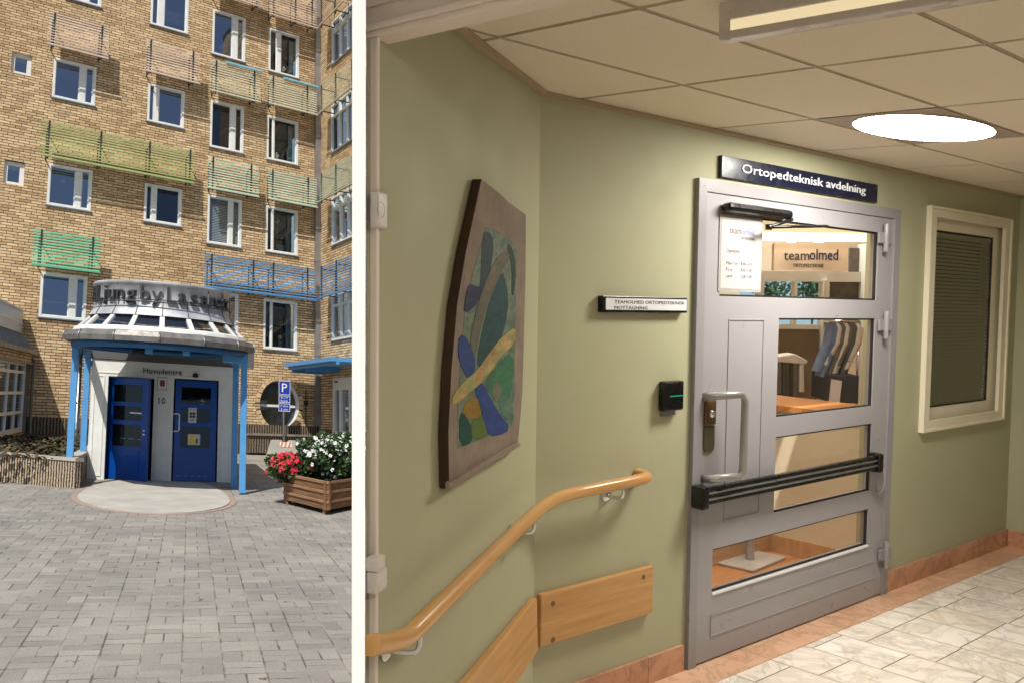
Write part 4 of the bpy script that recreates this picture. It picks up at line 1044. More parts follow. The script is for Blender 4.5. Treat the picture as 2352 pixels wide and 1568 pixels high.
lvl = Fr(HP(0, 0, 0), D1, D2, VR)                 # level frame: (a, b, height)
def toab(p): q = np.linalg.solve(RB, np.array(p, float)); return q
# the white post and the door jamb in plan
def planp(x, z, h=0.0):                           # picture column x at distance z, level h
    X = (x - CX) / F * z; p = np.array([X, 0, z]); q = np.linalg.solve(np.array([D1, D2, [0, -1.0, 0]]).T, p)
    return q[0], q[1]
Zp = 1.45; Zj = float(left_w.P(*left_w.px(864, 784))[2])
LOW = -3.0
post = [planp(808.6, Zp), planp(839.4, Zp), planp(839.2, Zj), planp(812, Zj)]
mb = MB(); mb.prism(lvl, post, LOW, CH + .12)
add('white_post', mb, M['plainwhite'], None, 'tall plain white wall end standing between the sunny courtyard and the indoor hall', 'post')
jm = planp(839.6, Zj); sj = [q for q in (left_w.px(840, 784)[0],)][0]
# walls of the hall
# painting wall: from the corner towards the viewer until it meets the jamb
mb = MB(); sjj = left_w.px(861, 784)[0]
mb.box(left_w, sjj, 0, LOW, CH + .1, -.02, 0)
add('wall_left', mb, M['green'], label='sage green wall carrying the abstract picture', kind='structure')
dh = (door_w.px(1606, 430)[0], door_w.px(2041, 480)[0], -ER, door_w.px(1606, 424)[1])
q = [door_w.px(*p) for p in ((2150, 487), (2313, 512), (2296, 953), (2127, 985))]
wh2 = ((q[0][0] + q[3][0]) / 2, (q[1][0] + q[2][0]) / 2, (q[2][1] + q[3][1]) / 2, (q[0][1] + q[1][1]) / 2)
mb = MB(); wall_cells(mb, door_w, ca, AR, -ER, CH + .9, [dh, wh2], .12)
mb.box(door_w, ca - .02, AR, LOW, -ER, -.1, -.001)
add('wall_door', mb, M['green'], label='sage green wall with the grey glazed door', kind='structure')
mb = MB(); mb.box(right_w, 0, 6.5, -ER - .1, CH + .1, -.1, 0); add('wall_right', mb, M['green'], label='sage green end wall at the right edge', kind='structure')
# floor and ceiling over hall, lobby and shop
mb = MB(); bi = rl(1833.5, 1488, -ER)[1]
bedge = 2.272 * B0 / 2.4276
flo = [post[1], (post[2][0] + .0, post[2][1]), (ca, B0), (AR, B0), (AR, -5.5), (-3.6, -5.5), (-3.6, 1.6)]
mb.prism(lvl, flo, -ER - .08, -ER, 0)
add('floor', mb, M['marble'], label='pale veined marble tile floor', kind='structure')
mb = MB(); mb.box(lvl, ca + .02, AR, bedge, B0 + .35, -ER - .0, -ER + .004); add('floor_border', mb, M['peach'], label='peach marble border strip along the door wall', kind='structure')
mb = MB(); mb.box(lvl, ca + .02, AR, bedge - .006, bedge - .0005, -ER + .0005, -ER + .0042); mb.box(lvl, AR - .16, AR, -3, bedge - .006, -ER + .0, -ER + .0043)
add('floor_border_edge', mb, M['darktext'] if False else M['peach'], label='peach marble border strip along the right wall', kind='structure')
jx = (post[2][0], post[2][1])
CA, CB = .79, .463; a0c, b0c = 2.675, 1.995
mbt = MB(); mbb = MB()
ia0, ia1, ib0, ib1 = -2, 6, -15, 1
holes_l = (a0c + CA, b0c - CB)
for i in range(ia0, ia1):
    for j in range(ib0, ib1 + 1):
        x0, y0 = a0c + i * CA, b0c + (j - 1) * CB
        if (i == 1 and j == 0) or (i == -2 and j == 1): continue
        mbt.box(lvl, max(jx[0], x0 + .010), x0 + CA - .012, y0 + .012, y0 + CB - .008, CH - .002, CH + .02)
bw_ = lambda a: jx[1] + (a - jx[0]) * (B0 - jx[1]) / (ca - jx[0])
mbt.prism(lvl, [(jx[0] + .01, b0c + .012), (a0c - CA - .012, b0c + .012), (a0c - CA - .012, bw_(a0c - CA)), (jx[0] + .01, bw_(jx[0] + .01))], CH - .002, CH + .02)
for i in range(ia0 + 1, ia1 + 1): mbb.box(lvl, a0c + i * CA - .009, a0c + i * CA + .009, b0c + (ib0 - 1) * CB, b0c + (ib1) * CB, CH + .0015, CH + .02)
for j in range(ib0, ib1 + 1): mbb.box(lvl, jx[0] if j < 1 else a0c - CA, a0c + ia1 * CA, b0c + j * CB - .0075, b0c + j * CB + .0105, CH + .001, CH + .0195)
mbs = MB(); mbs.prism(lvl, [(jx[0] - .03, -5.6), (AR + .1, -5.6), (AR + .1, B0), (ca, B0), (jx[0] + .015, jx[1] - .01), (jx[0] - .03, jx[1] - .02)], CH + .022, CH + .2)
add('ceiling', mbs, plain('ceiling_void', (60, 52, 40), .9), label='ceiling slab above the tiles', kind='structure')
add('ceiling_tiles', mbt, M['tile'], label='beige suspended ceiling tiles', kind='structure')
add('ceiling_grid', mbb, M['tbar'], label='thin grid bars between the ceiling tiles', kind='structure')
mb = MB(); mb.box(left_w, sjj, 0, CH - .022, CH - .004, .0, .022); mb.box(door_w, ca, AR, CH - .02, CH - .004, .0, .012)
add('wall_angle', mb, M['tbar'], label='angle trim where ceiling meets the green walls', kind='structure')
# skirting
mb = MB(); sk = door_w.px(1565, 1487)[1]
mb.box(door_w, ca + .02, dh[0] - .045, -ER, -ER + .118, .0, .014); mb.box(door_w, dh[1] + .075, AR, -ER, -ER + .118, .0, .014); mb.box(right_w, .015, 6, -ER, -ER + .118, .0, .014)
add('skirting', mb, M['peachdark'], label='peach marble skirting of the hall', kind='structure')
# unseen lobby shell, added to keep sky light out, open towards the courtyard
pz = -2.6
def pln(X, Z): q = np.linalg.solve(np.array([D1, D2, [0, -1.0, 0]]).T, np.array([X, 0, Z])); return (q[0], q[1])
mb = MB()
def wallseg(p, q_, t_, h0=-ER - .1, h1=CH + .2):
    p, q_ = np.array(p), np.array(q_); d = (q_ - p) / np.linalg.norm(q_ - p); n_ = np.array([-d[1], d[0]]) * t_
    mb.prism(lvl, [tuple(p), tuple(q_), tuple(q_ + n_), tuple(p + n_)], h0, h1)
pl_ = pln(-1.45, Zp); p2 = post[0]
wallseg(p2, pl_, -.05, CH - .02, CH + .2); 
wallseg(pl_, pln(-1.9, Zp), -.05); wallseg(pln(-1.9, Zp), pln(-1.9, pz), -.05); wallseg(pln(-1.9, pz), (AR + .1, pln(2, pz)[1] - 2.6), -.05)
wallseg(p2, pl_, -.05, LOW, -ER + .02)
add('added_lobby_walls', mb, M['hallwhite'], label='unseen white lobby walls added behind the viewer to keep sky light out', kind='structure')
mb = MB()
def slabXZ(x0, x1, z0, z1): mb.prism(lvl, [pln(x0, z0), pln(x1, z0), pln(x1, z1), pln(x0, z1)], CH + .03, CH + .17)
SKX0, SKX1, SKZ0, SKZ1 = -.75, -.335, .62, 1.40  # added roof opening, shaped so that sun falls on the white post
slabXZ(-2.0, SKX0, pz - .1, Zp + .02); mb.prism(lvl, [pln(-.43, SKZ0), pln(4.2, SKZ0), pln(4.2, Zp + .02), pln(-.236, Zp + .02), pln(-.243, SKZ1)], CH + .03, CH + .17); slabXZ(SKX1 - .1, 4.2, -2.6, SKZ0); slabXZ(SKX0, SKX1 - .1, pz - .1, SKZ0); slabXZ(SKX0, -.243, SKZ1, Zp + .02); mb.prism(lvl, [planp(815, Zp + .02), pln(1.4, Zp + .02), pln(1.4, 2.4), planp(815, 2.4)], CH + .035, CH + .17); slabXZ(SKX1, 5.5, -4.5, -2.6)
add('added_lobby_ceiling', mb, M['hallwhite'], label='unseen white lobby ceiling with an added opening that lets sun onto the white post', kind='structure')
ll = pln(.75, -.1); lbl = thing('ceiling_lamp', HP(ll[0], ll[1], CH), 'added round lamp, unseen behind the viewer, brightening the hall', 'ceiling lamp')  # added lamp out of view, lifts the hall walls and doorway trim
mb = MB(); mb.face([HP(ll[0] + .24 * math.cos(a), ll[1] + .24 * math.sin(a), CH - .09) for a in np.linspace(0, 2 * PI, 33)[:-1]]); mb.revolve(lambda r_, a, h: HP(ll[0] + r_ * math.cos(a), ll[1] + r_ * math.sin(a), h), [(.24, CH - .09), (.24, CH + .0)], n_=32); add('diffuser', mb, M['fill_lamp'], lbl)
mb = MB(); mb.revolve(lambda r_, a, h: HP(ll[0] + r_ * math.cos(a), ll[1] + r_ * math.sin(a), h), [(.23, CH + .03), (.245, CH + .001), (.26, CH + .001), (.26, CH + .03)], n_=32); add('housing', mb, M['white'], lbl)
# doorway surround: jamb on the left and header across
jf = Fr(HP(jx[0], jx[1], 0), -D2, VR)            # runs from the jamb towards the right and nearer
mb = MB()
j0 = jf.px(838.8, 784)[0]; j1 = jf.px(866, 784)[0]
hb = jf.px(1023, 47.5)[1]
mb.box(jf, j0, j1, LOW + 1.3, hb, -.008, .0)
dwy = thing('doorway_trim', HP(jx[0], jx[1], -ER), 'warm white painted door frame with jamb at the left and header across the top', 'door frame')
add('jamb', mb, M['beige'], dwy, bevel=.004)
ht1 = jf.px(1023, 2)[1]
mb = MB(); mb.box(jf, j0, 3.4, hb, CH + .02, -.06, .004); add('header', mb, M['beige'], dwy, bevel=.004)
mb = MB(); hm = jf.px(847, 76)[1]; mb.box(jf, j0, 3.4, hm, hm + .012, .004, .018); mb.box(jf, j0, 3.4, hm + .05, CH, .004, .012); add('moulding', mb, M['beige'], dwy, bevel=.003)
mb = MB(); mb.box(jf, 2.75, 3.4, -ER, hb, -.06, .004); add('jamb', mb, M['beige'], dwy)

# round ceiling lamp
lc = (a0c + 1.5 * CA, b0c - .5 * CB)
lp = thing('ceiling_lamp', HP(lc[0], lc[1], CH), 'round bright white recessed ceiling lamp above the door', 'ceiling lamp')
ell = lambda r_, a, h: HP(lc[0] + CA * .5 * r_ * math.cos(a), lc[1] + CB * .5 * r_ * math.sin(a), h)
mb = MB(); mb.face([ell(.93, a, CH - .006) for a in np.linspace(0, 2 * PI, 49)[:-1]]); add('diffuser', mb, M['lamp'], lp)
mb = MB(); mb.box(lvl, lc[0] - CA / 2 + .011, lc[0] + CA / 2 - .012, lc[1] - CB / 2 + .011, lc[1] + CB / 2 - .01, CH - .002, CH + .02); mb.revolve(ell, [(.93, CH - .002), (.93, CH - .008), (.955, CH - .008), (.965, CH - .002)], n_=48); add('housing', mb, plain('lamp_housing_grey', (176, 162, 146), .5), lp)

# flat lit box hanging from the ceiling at the top
la, lb2 = rl(1655, 8, CH)
bxf = Fr(HP(la, lb2, 0), -D2, VR)
bo = bxf.px(1656, 96)[1]; s_end = bxf.px(1655, 60)[0]
hb_o = thing('light_box', HP(la, lb2, CH), 'long white framed light box with pale yellow panel hanging from the ceiling', 'light box')
mb = MB(); tp = CH; mb.frame(bxf, s_end, s_end + 1.9, bo, tp, .028, .03, .02, .045, -.03, .01); add('frame', mb, M['plasticwhite'], hb_o, bevel=.003)
mb = MB(); mb.box(bxf, s_end + .028, s_end + 1.87, bo + .02, tp - .045, -.02, .004); add('panel', mb, M['lightbox'], hb_o)

# ---------------------------------------------------------------- the grey glazed door
dor = thing('glazed_door', door_w.P(dh[0], -ER), 'warm grey door with four glass panes, push bar and tall handle', 'door')
o0, o1 = door_w.px(1586, 900)[0], door_w.px(2046, 900)[0]; ot = door_w.px(1600, 410)[1]
mb = MB(); fw = dh[0] - o0
mb.frame(door_w, o0, o1, -ER + .002, ot, .052, .06, .0001, .052, -.08, .022)
add('frame', mb, M['doorframe'], dor, bevel=.004)
L0, L1 = o0 + .054, o1 - .062; LT = ot - .055; LBt = -ER + .012
def rect4(fr, pts, d=0):
    q = [fr.px(*p, d) for p in pts]
    return ((q[0][0] + q[3][0]) / 2, (q[1][0] + q[2][0]) / 2, (q[2][1] + q[3][1]) / 2, (q[0][1] + q[1][1]) / 2)
G1 = rect4(door_w, ((1650,494),(2014,531),(2006,687),(1647,684)))
G2 = rect4(door_w, ((1782,732),(2005.7,730),(1997.4,929),(1777.6,958.8)))
G3 = rect4(door_w, ((1777,1003),(1999,969),(1991.3,1120.8),(1770,1180)))
G4 = rect4(door_w, ((1631.7,1262.4),(1993,1162),(1984,1244.5),(1628,1362.8)))
mb = MB()
wall_cells(mb, door_w.at(0, 0, .014), L0, L1, LBt, LT, [G1, G2, G3, G4], .045)
wall_cells(mb, door_w.at(0, 0, -.031), L0, L1, LBt, LT, [G1, G2, G3, G4], .001)
for x_ in (L0, L1): mb.face([door_w.P(x_, LBt, .014), door_w.P(x_, LT, .014), door_w.P(x_, LT, -.031), door_w.P(x_, LBt, -.031)])
mb.face([door_w.P(L0, LT, .014), door_w.P(L1, LT, .014), door_w.P(L1, LT, -.031), door_w.P(L0, LT, -.031)])
leaf = add('leaf', mb, M['doorgrey'], dor)
for g_ in (G1, G2, G3, G4):
    mb = MB(); mb.face([door_w.P(g_[0], g_[2], -.008), door_w.P(g_[1], g_[2], -.008), door_w.P(g_[1], g_[3], -.008), door_w.P(g_[0], g_[3], -.008)]); add('pane', mb, M['clear'], leaf)
    mb = MB(); mb.frame(door_w, g_[0], g_[1], g_[2], g_[3], .010, .014, .008, .008, -.004, .006); add('gasket', mb, M['rubber'], leaf)
mb = MB(); pr = rect4(door_w, ((1668,733),(1752,732),(1735,1172),(1655,1200)))
mb.frame(door_w, pr[0] + .0, pr[1], pr[2] + .0, pr[3], .008, .008, .006, .006, .014, .0175)
mb.frame(door_w, L0 + .10, L1 - .08, LBt + .1, G4[2] - .1, .008, .008, .006, .006, .014, .0175)
add('moulding', mb, M['doorgrey'], leaf)
mb = MB(); mb.box(door_w, G4[0], G4[1], G4[2] - .012, G4[2] - .001, .014, .02); add('glazing_trim', mb, M['signwhite'], leaf)
# handle
h1 = door_w.px(1622, 908, .03); h2 = door_w.px(1620, 1098, .03)
ho = .125; dx = .03
gy = door_w.px(1712, 920, ho); gz = door_w.px(1706, 1080, ho)
pts = [door_w.P(h1[0], h1[1] - .005, .014), door_w.P(h1[0] + .008, h1[1], .05), door_w.P((h1[0] + gy[0]) / 2, (h1[1] + gy[1] + .03) / 2, .09), door_w.P(gy[0] - .015, gy[1] + .03, ho - .006), door_w.P(gy[0], gy[1], ho), door_w.P((gy[0] + gz[0]) / 2, (gy[1] + gz[1]) / 2, ho), door_w.P(gz[0], gz[1], ho), door_w.P(gz[0] - .015, gz[1] - .025, ho - .006), door_w.P((h2[0] + gz[0]) / 2, (h2[1] + gz[1] - .02) / 2, .085), door_w.P(h2[0] + .008, h2[1], .05), door_w.P(h2[0], h2[1], .014)]
mb = MB(); mb.tube(pts, .0175, 12); add('handle', mb, M['handle'], leaf)
# push bar
e0 = door_w.px(1608, 1148, .07); e1 = door_w.px(2022, 1058, .07)
cy = (e0[1] + e1[1]) / 2
mb = MB(); hh_ = .047
for k in (-1, 0, 1): mb.box(door_w, e0[0] + .03, e1[0] - .02, cy + k * .027 - .009, cy + k * .027 + .009, .045, .070)
mb.box(door_w, e0[0] + .03, e1[0] - .02, cy - .036, cy + .036, .04, .06)
pb = add('push_bar', mb, M['black'], leaf, bevel=.004)
for k in (-1, 1):
    mb = MB(); mb.box(door_w, e0[0] + .03, e1[0] - .02, cy + k * .0135 - .0038, cy + k * .0135 + .0042, .0605, .0735); add('trim_strip', mb, M['steel'], pb)
mb = MB(); mb.box(door_w, e0[0], e0[0] + .045, cy - .052, cy + .05, .0145, .088); add('end_cap', mb, M['black'], pb, bevel=.012)
mb = MB(); mb.box(door_w, e1[0] - .03, e1[0] + .01, cy - .052, cy + .05, .0145, .088); add('end_cap', mb, M['black'], pb, bevel=.012)
# closer
k0 = rect4(door_w, ((1673,466),(1820,482),(1819,504),(1673,488)), .06)
mb = MB(); mb.box(door_w, k0[0], k0[1], k0[2], k0[3], .0145, .075); clo = add('door_closer', mb, M['black'], leaf, bevel=.02)
mb = MB(); m1 = door_w.px(1770, 522, .1); m2 = door_w.px(1815, 505, .05); m3 = door_w.px(1900, 520, .03)
mb.tube([door_w.P(*m2, .06), door_w.P(*m1, .09)], .008, 8); mb.tube([door_w.P(*m1, .09), door_w.P(m3[0], m3[1], .03)], .007, 8); mb.tube([door_w.P(m1[0], m1[1] - .012, .09), door_w.P(m1[0], m1[1] + .012, .09)], .015, 10); add('arm', mb, M['black'], clo)
# lock plates
k1 = rect4(door_w, ((1619,918),(1643,918),(1641,975),(1617,975)), .02)
mb = MB(); mb.box(door_w, k1[0], k1[1], k1[2], k1[3], .0145, .03); lk = add('lock', mb, M['bronze'], leaf, bevel=.006)
cc = ((k1[0] + k1[1]) / 2, k1[2] * .55 + k1[3] * .45)
mb = MB(); mb.revolve(lambda r_, a, h: door_w.P(cc[0] + r_ * math.cos(a), cc[1] + r_ * math.sin(a), h), [(.016, .03), (.016, .04), (.001, .042)], n_=16); add('lock_cylinder', mb, M['chrome'], lk)
k2 = rect4(door_w, ((1618,978),(1641,977),(1640,1038),(1617,1038)), .02)
mb = MB(); mb.prism(door_w, [(k2[0], k2[3]), (k2[0], k2[2] + .02), (k2[0] + .008, k2[2] + .005), ((k2[0] + k2[1]) / 2, k2[2]), (k2[1] - .008, k2[2] + .005), (k2[1], k2[2] + .02), (k2[1], k2[3])], .0145, .022); add('key_plate', mb, plain('olive_plate', (104, 98, 78), .4, .5), lk)
# hinges
for y0, y1 in ((515, 580), (715, 778), (1240, 1300)):
    q0, q1 = door_w.px(2037, y0, .03), door_w.px(2037, y1, .03)
    mb = MB(); mb.tube([door_w.P(q0[0] - .02, q1[1], .04), door_w.P(q0[0] - .02, q0[1], .04)], .014, 10); mb.box(door_w, q0[0] - .075, q0[0] + .05, (q0[1] + q1[1]) / 2 - .03, (q0[1] + q1[1]) / 2 + .03, .0225, .034); add('hinge', mb, M['doorframe'], dor, bevel=.002)
# cable loop by the hinge side
q0 = door_w.px(2026, 1070, .04)
mb = MB(); cpts = [door_w.P(q0[0] + .015 * math.sin(a) , q0[1] - .07 + .075 * math.cos(a), .03 + .02 * math.sin(a)) for a in np.linspace(.2, 5.6, 16)]; mb.tube(cpts, .006, 8); mb.box(door_w, q0[0] - .03, q0[0] + .02, q0[1] - .01, q0[1] + .02, .0225, .045); add('cable', mb, M['doorframe'], dor)
mb = MB(); q0 = door_w.px(1618, 428, .022); text_mb(mb, door_w, 'ASSA', q0[0], q0[1] - .006, .014, .05, .0222, .0232)
add('maker_mark', mb, M['signwhite'], dor)
# notice in a plastic sleeve on the glass
NQ = rect4(door_w, ((1655,497),(1749,509),(1745,665),(1658,664)), .02)
mb = MB(); mb.box(door_w, NQ[0] - .012, NQ[1] + .012, NQ[2] - .012, NQ[3] + .012, .0155, .018); nt_ = add('door_notice', mb, plain('clear_sleeve', (160, 155, 152), .5), None, 'white printed notice in a clear sleeve on the grey door', 'notice')
mb = MB(); mb.box(door_w, NQ[0], NQ[1], NQ[2], NQ[3], .0182, .0192); add('paper', mb, plain('notice_paper', (182, 177, 175), .8, var=.02), nt_)
nw, nh = NQ[1] - NQ[0], NQ[3] - NQ[2]
gp_ = plain('pale_grey_print', (62, 60, 64), .8)
def nline(t_, fx, fy, h_, fw_):
    mb = MB(); text_mb(mb, door_w, t_, NQ[0] + nw * fx, NQ[3] - nh * fy, h_, nw * fw_, .0194, .0197); add('printed_line', mb, gp_, nt_)
nline('team', .2, .22, .03, .28); nline('Öppettider', .13, .49, .017, .34); nline('ORTOPEDTEKNIK', .48, .29, .011, .35)
for k, (l1, l2) in enumerate((('Mån-Tor', '8.00-16.30'), ('Fre', '8.00-15.00'), ('Lunch', '12.00-13.00'))):
    nline(l1, .13, .66 + .09 * k, .014, .3 if k == 0 else .16); nline(l2, .5, .66 + .09 * k, .014, .28)
mb = MB(); text_mb(mb, door_w, 'olmed', NQ[0] + nw * .49, NQ[3] - nh * .22, .03, nw * .33, .0194, .0197); add('print', mb, M['bluetext'], nt_)

# navy sign above
q = rect4(door_w, ((1657,360),(2017,422),(2015,464),(1659,410)), .02)
mb = MB(); mb.box(door_w, q[0], q[1], q[2], q[3], .001, .02); sg1 = add('department_sign', mb, M['navysign'], None, 'long navy sign with white lettering above the grey door', 'sign', bevel=.002)
x0 = door_w.px(1703, 405, .02)[0]; x1 = door_w.px(1987, 450, .02)[0]
mb = MB(); text_mb(mb, door_w, 'Ortopedteknisk avdelning', x0, q[2] + (q[3] - q[2]) * .36, (q[3] - q[2]) * .42, x1 - x0, .0203, .024); add('lettering', mb, M['signwhite'], sg1)
# small wall sign
q = rect4(door_w, ((1385,680),(1580,684),(1577,718),(1385,719)), .03)
mb = MB(); mb.box(door_w, q[0], q[1], q[2], q[3], .001, .03); sg2 = add('room_sign', mb, M['black'], None, 'small black edged white sign on the green wall left of the door', 'sign', bevel=.002)
mb = MB(); mb.box(door_w, q[0] + .014, q[1] - .006, q[2] + .01, q[3] - .008, .0302, .032); add('face', mb, M['signwhite'], sg2)
mb = MB(); sh_ = q[3] - q[2]; text_mb(mb, door_w, 'TEAMOLMED ORTOPEDTEKNISK', q[0] + .06, q[2] + sh_ * .55, sh_ * .2, (q[1] - q[0]) * .84, .0322, .033); text_mb(mb, door_w, 'MOTTAGNING', q[0] + .06, q[2] + sh_ * .2, sh_ * .2, (q[1] - q[0]) * .38, .0322, .033); add('lettering', mb, M['darktext'], sg2)
# card reader
q = rect4(door_w, ((1523,876),(1568,873),(1567,940),(1524,944)), .03)
mb = MB(); mb.box(door_w, q[0], q[1], q[2], q[3], .001, .04); rd = add('card_reader', mb, M['black'], None, 'black card reader with green light strip beside the door', 'card reader', bevel=.008)
mb = MB(); cy2 = (q[2] + q[3]) / 2 - .0; mb.box(door_w, q[0] + .03, q[1] - .01, cy2 - .002, cy2 + .003, .0402, .042); add('light_strip', mb, M['greenled'], rd)
mb = MB(); mb.box(door_w, q[0] + .012, q[1] - .03, q[2] - .022, q[2] - .001, .001, .02); add('bracket', mb, M['steel'], rd)

# window with blind
win = thing('blind_window', door_w.P(wh2[0], wh2[2]), 'white framed interior window with closed horizontal blind right of the door', 'window')
q = rect4(door_w, ((2138,474),(2323,503),(2305,960),(2115,995)), .02)
mb = MB(); mb.frame(door_w, q[0], q[1], q[2], q[3], .085, .085, .06, .06, .001, .022)
mb.frame(door_w, q[0] + .0, q[1], q[2], q[3], .02, .02, .015, .015, .0222, .032)
add('casing', mb, M['creamtrim'], win, bevel=.004)
gq = rect4(door_w, ((2156.4,531.5),(2274,546.4),(2255.8,917.4),(2139.9,932.3)), -.05)
i0, i1, i2, i3 = q[0] + .086, q[1] - .086, q[2] + .061, q[3] - .061
mb = MB(); mb.frame(door_w, wh2[0] + .001, wh2[1] - .001, wh2[2] + .001, wh2[3] - .001, .03, wh2[1] - gq[1] - .0, gq[2] - wh2[2], wh2[3] - gq[3], -.10, -.03); add('sash', mb, M['creamtrim'], win)
mb = MB(); mb.frame(door_w, wh2[0] + .031, gq[1], gq[2], gq[3], .006, .012, .006, .01, -.05, -.028); add('gasket', mb, M['rubber'], win)
mb = MB(); mb.face([door_w.P(wh2[0], gq[2], -.032), door_w.P(gq[1], gq[2], -.032), door_w.P(gq[1], gq[3], -.032), door_w.P(wh2[0], gq[3], -.032)]); add('pane', mb, M['clear'], win)
mb = MB(); y_ = gq[2]; stp = (gq[3] - gq[2]) / 46
while y_ < gq[3] - .03:
    mb.face([door_w.P(wh2[0] + .03, y_, -.042), door_w.P(gq[1] - .0, y_, -.042), door_w.P(gq[1] - .0, y_ + stp * .9, -.056), door_w.P(wh2[0] + .03, y_ + stp * .9, -.056)]); y_ += stp
mb.box(door_w, wh2[0] + .03, gq[1], gq[3] - .03, gq[3], -.065, -.04)
add('blind', mb, plain('olive_blind_slats', (232, 230, 204), .4, var=.04), win, weld=False)
mb = MB(); mb.box(door_w, wh2[0] - .1, wh2[1] + .1, wh2[2] - .1, wh2[3] + .1, -.16, -.13); add('backing', mb, plain('dark_olive_room', (70, 72, 54), .9), win)

# picture on the left wall
PD = .032
def lw(x, y, d=PD): return left_w.px(x, y, d)
out = [lw(*p) for p in ((1106,412),(1150,447),(1168,465),(1208,494),(1207,640),(1200,900),(1190,1015),(1197,1022),(1130,1062),(1032,1122),(1030,990),(1037,850),(1050,700),(1070,580))]
pic = thing('wall_picture', left_w.P(*lw(1030, 1122)), 'tall irregular abstract picture in blue and green on rough taupe board', 'picture')
mb = MB(); mb.prism(left_w, out, .004, PD, 0, 1); add('board', mb, [M['taupe'], M['darkwood']], pic)
k_ = .3312
def cp(u, v): return (811.3 + u * k_, 519.2 + v * k_)
inner = [(1135,508)] 
def paint_tex(nm, col, ground):
    n = NT(nm); o = n.uv(); mp = n.n('ShaderNodeMapping'); n.l(o, mp.inputs[0]); mp.inputs['Rotation'].default_value = (0, 0, .9); mp.inputs['Scale'].default_value = (9, 34, 1)
    st = n.noise(mp.outputs[0], 1.0, 5, .65, dist=.8); c = lin(col)
    if ground:
        b_ = n.noise(o, 7, 4, .6, dist=1.2)
        cc_ = n.ramp(b_, [(.30, lin((24, 50, 74))), (.42, lin((44, 86, 88))), (.52, lin((120, 136, 112))), (.60, lin((66, 112, 84))), (.70, lin((36, 62, 110)))])
        cc_ = n.mix(.5, cc_, c)
    else:
        b_ = n.noise(o, 11, 4, .6, dist=1.0)
        cc_ = n.mix(n.mapr(b_, .4, .62, 0, .8), c, n.mix(1.0, c, (.55, 1.05, .95), 'MULTIPLY'))
    cc_ = n.mix(n.mapr(st, .35, .65, 0, .75), cc_, n.mix(1.0, cc_, (.5, .5, .5), 'MULTIPLY'))
    return n.bsdf(cc_, .6, 0, n.bump(st, .6, .004), .3)
def shape(pts, name, col, lift, rough=.6, raw=False):
    q_ = [lw(*(p if raw else cp(*p)), PD + lift) for p in pts]
    for _ in range(0 if raw else 1): q_ = [tuple(np.array(a) * f_ + np.array(b) * (1 - f_)) for a, b in zip(q_, q_[1:] + q_[:1]) for f_ in (.75, .25)]
    c0_ = np.mean(np.array(q_), 0); q_ = [tuple(c0_ + (np.array(p) - c0_) * (1 if raw else 1.12)) for p in q_]
    mb = MB(); mb.prism(left_w, q_, PD - .001, PD + lift * .35); add(name, mb, paint_tex(name + '_paint', col, raw), pic)
shape([(1117,522),(1140,528),(1172,552),(1190,575),(1184,760),(1182,960),(1178,977),(1150,985),(1100,1010),(1051,1029),(1052,930),(1060,800),(1072,690),(1095,600)], 'canvas', (122, 134, 112), .002, raw=True)
shape([(905,80),(945,65),(975,120),(965,260),(930,380),(900,520),(880,640),(890,420)], 'dark_teal_shape', (28, 52, 62), .004)
shape([(815,405),(860,430),(895,420),(880,520),(780,610),(795,480)], 'navy_shape', (22, 30, 72), .005)
shape([(1030,345),(1060,420),(1075,520),(1060,660),(1010,830),(960,940),(880,960),(890,820),(930,640),(975,470)], 'teal_shape', (26, 72, 78), .0045)
shape([(1075,140),(1110,160),(1135,290),(1120,470),(1105,450),(1110,300)], 'dark_curve', (34, 54, 48), .005)
shape([(1045,205),(1090,235),(1020,350),(960,500),(900,680),(870,860),(830,800),(860,620),(920,420),(985,270)], 'taupe_branch', (116, 100, 84), .006)
shape([(755,760),(810,800),(860,960),(810,1050),(770,980),(740,880)], 'blue_shape', (44, 66, 132), .006)
shape([(860,1090),(920,1110),(960,1200),(1040,1330),(1080,1370),(1060,1420),(950,1440),(920,1330),(880,1200)], 'royal_blue_shape', (46, 70, 140), .006)
shape([(980,1000),(1110,870),(1100,1150),(1040,1240),(990,1180),(930,1110)], 'green_shape', (66, 120, 90), .004)
shape([(1010,1060),(1040,1150),(1000,1220),(970,1150)], 'taupe_patch', (122, 116, 98), .005)
shape([(1030,1180),(1090,1190),(1085,1340),(1030,1290)], 'light_green_shape', (96, 132, 112), .005)
shape([(750,1290),(800,1340),(830,1400),(830,1490),(750,1520)], 'deep_green_shape', (24, 74, 68), .005)
shape([(830,1340),(930,1300),(950,1430),(840,1490)], 'olive_shape', (96, 112, 52), .005)
shape([(770,1260),(850,1170),(900,1260),(880,1320),(800,1330)], 'ochre_shape', (168, 116, 44), .006)
shape([(730,1150),(800,1060),(880,1000),(960,880),(1040,780),(1125,720),(1115,830),(1020,910),(940,1040),(850,1120),(730,1220)], 'sand_band', (190, 158, 102), .009)
shape([(980,850),(1010,860),(930,1000),(870,1090),(880,1020)], 'peach_stroke', (196, 140, 98), .0105)
mb = MB(); q_ = [lw(*p, PD + .012) for p in ((1033,1108),(1190,1012),(1197,1022),(1130,1062),(1034,1122))]; mb.prism(left_w, q_, PD - .001, PD + .012); add('ledge', mb, M['taupe'], pic)

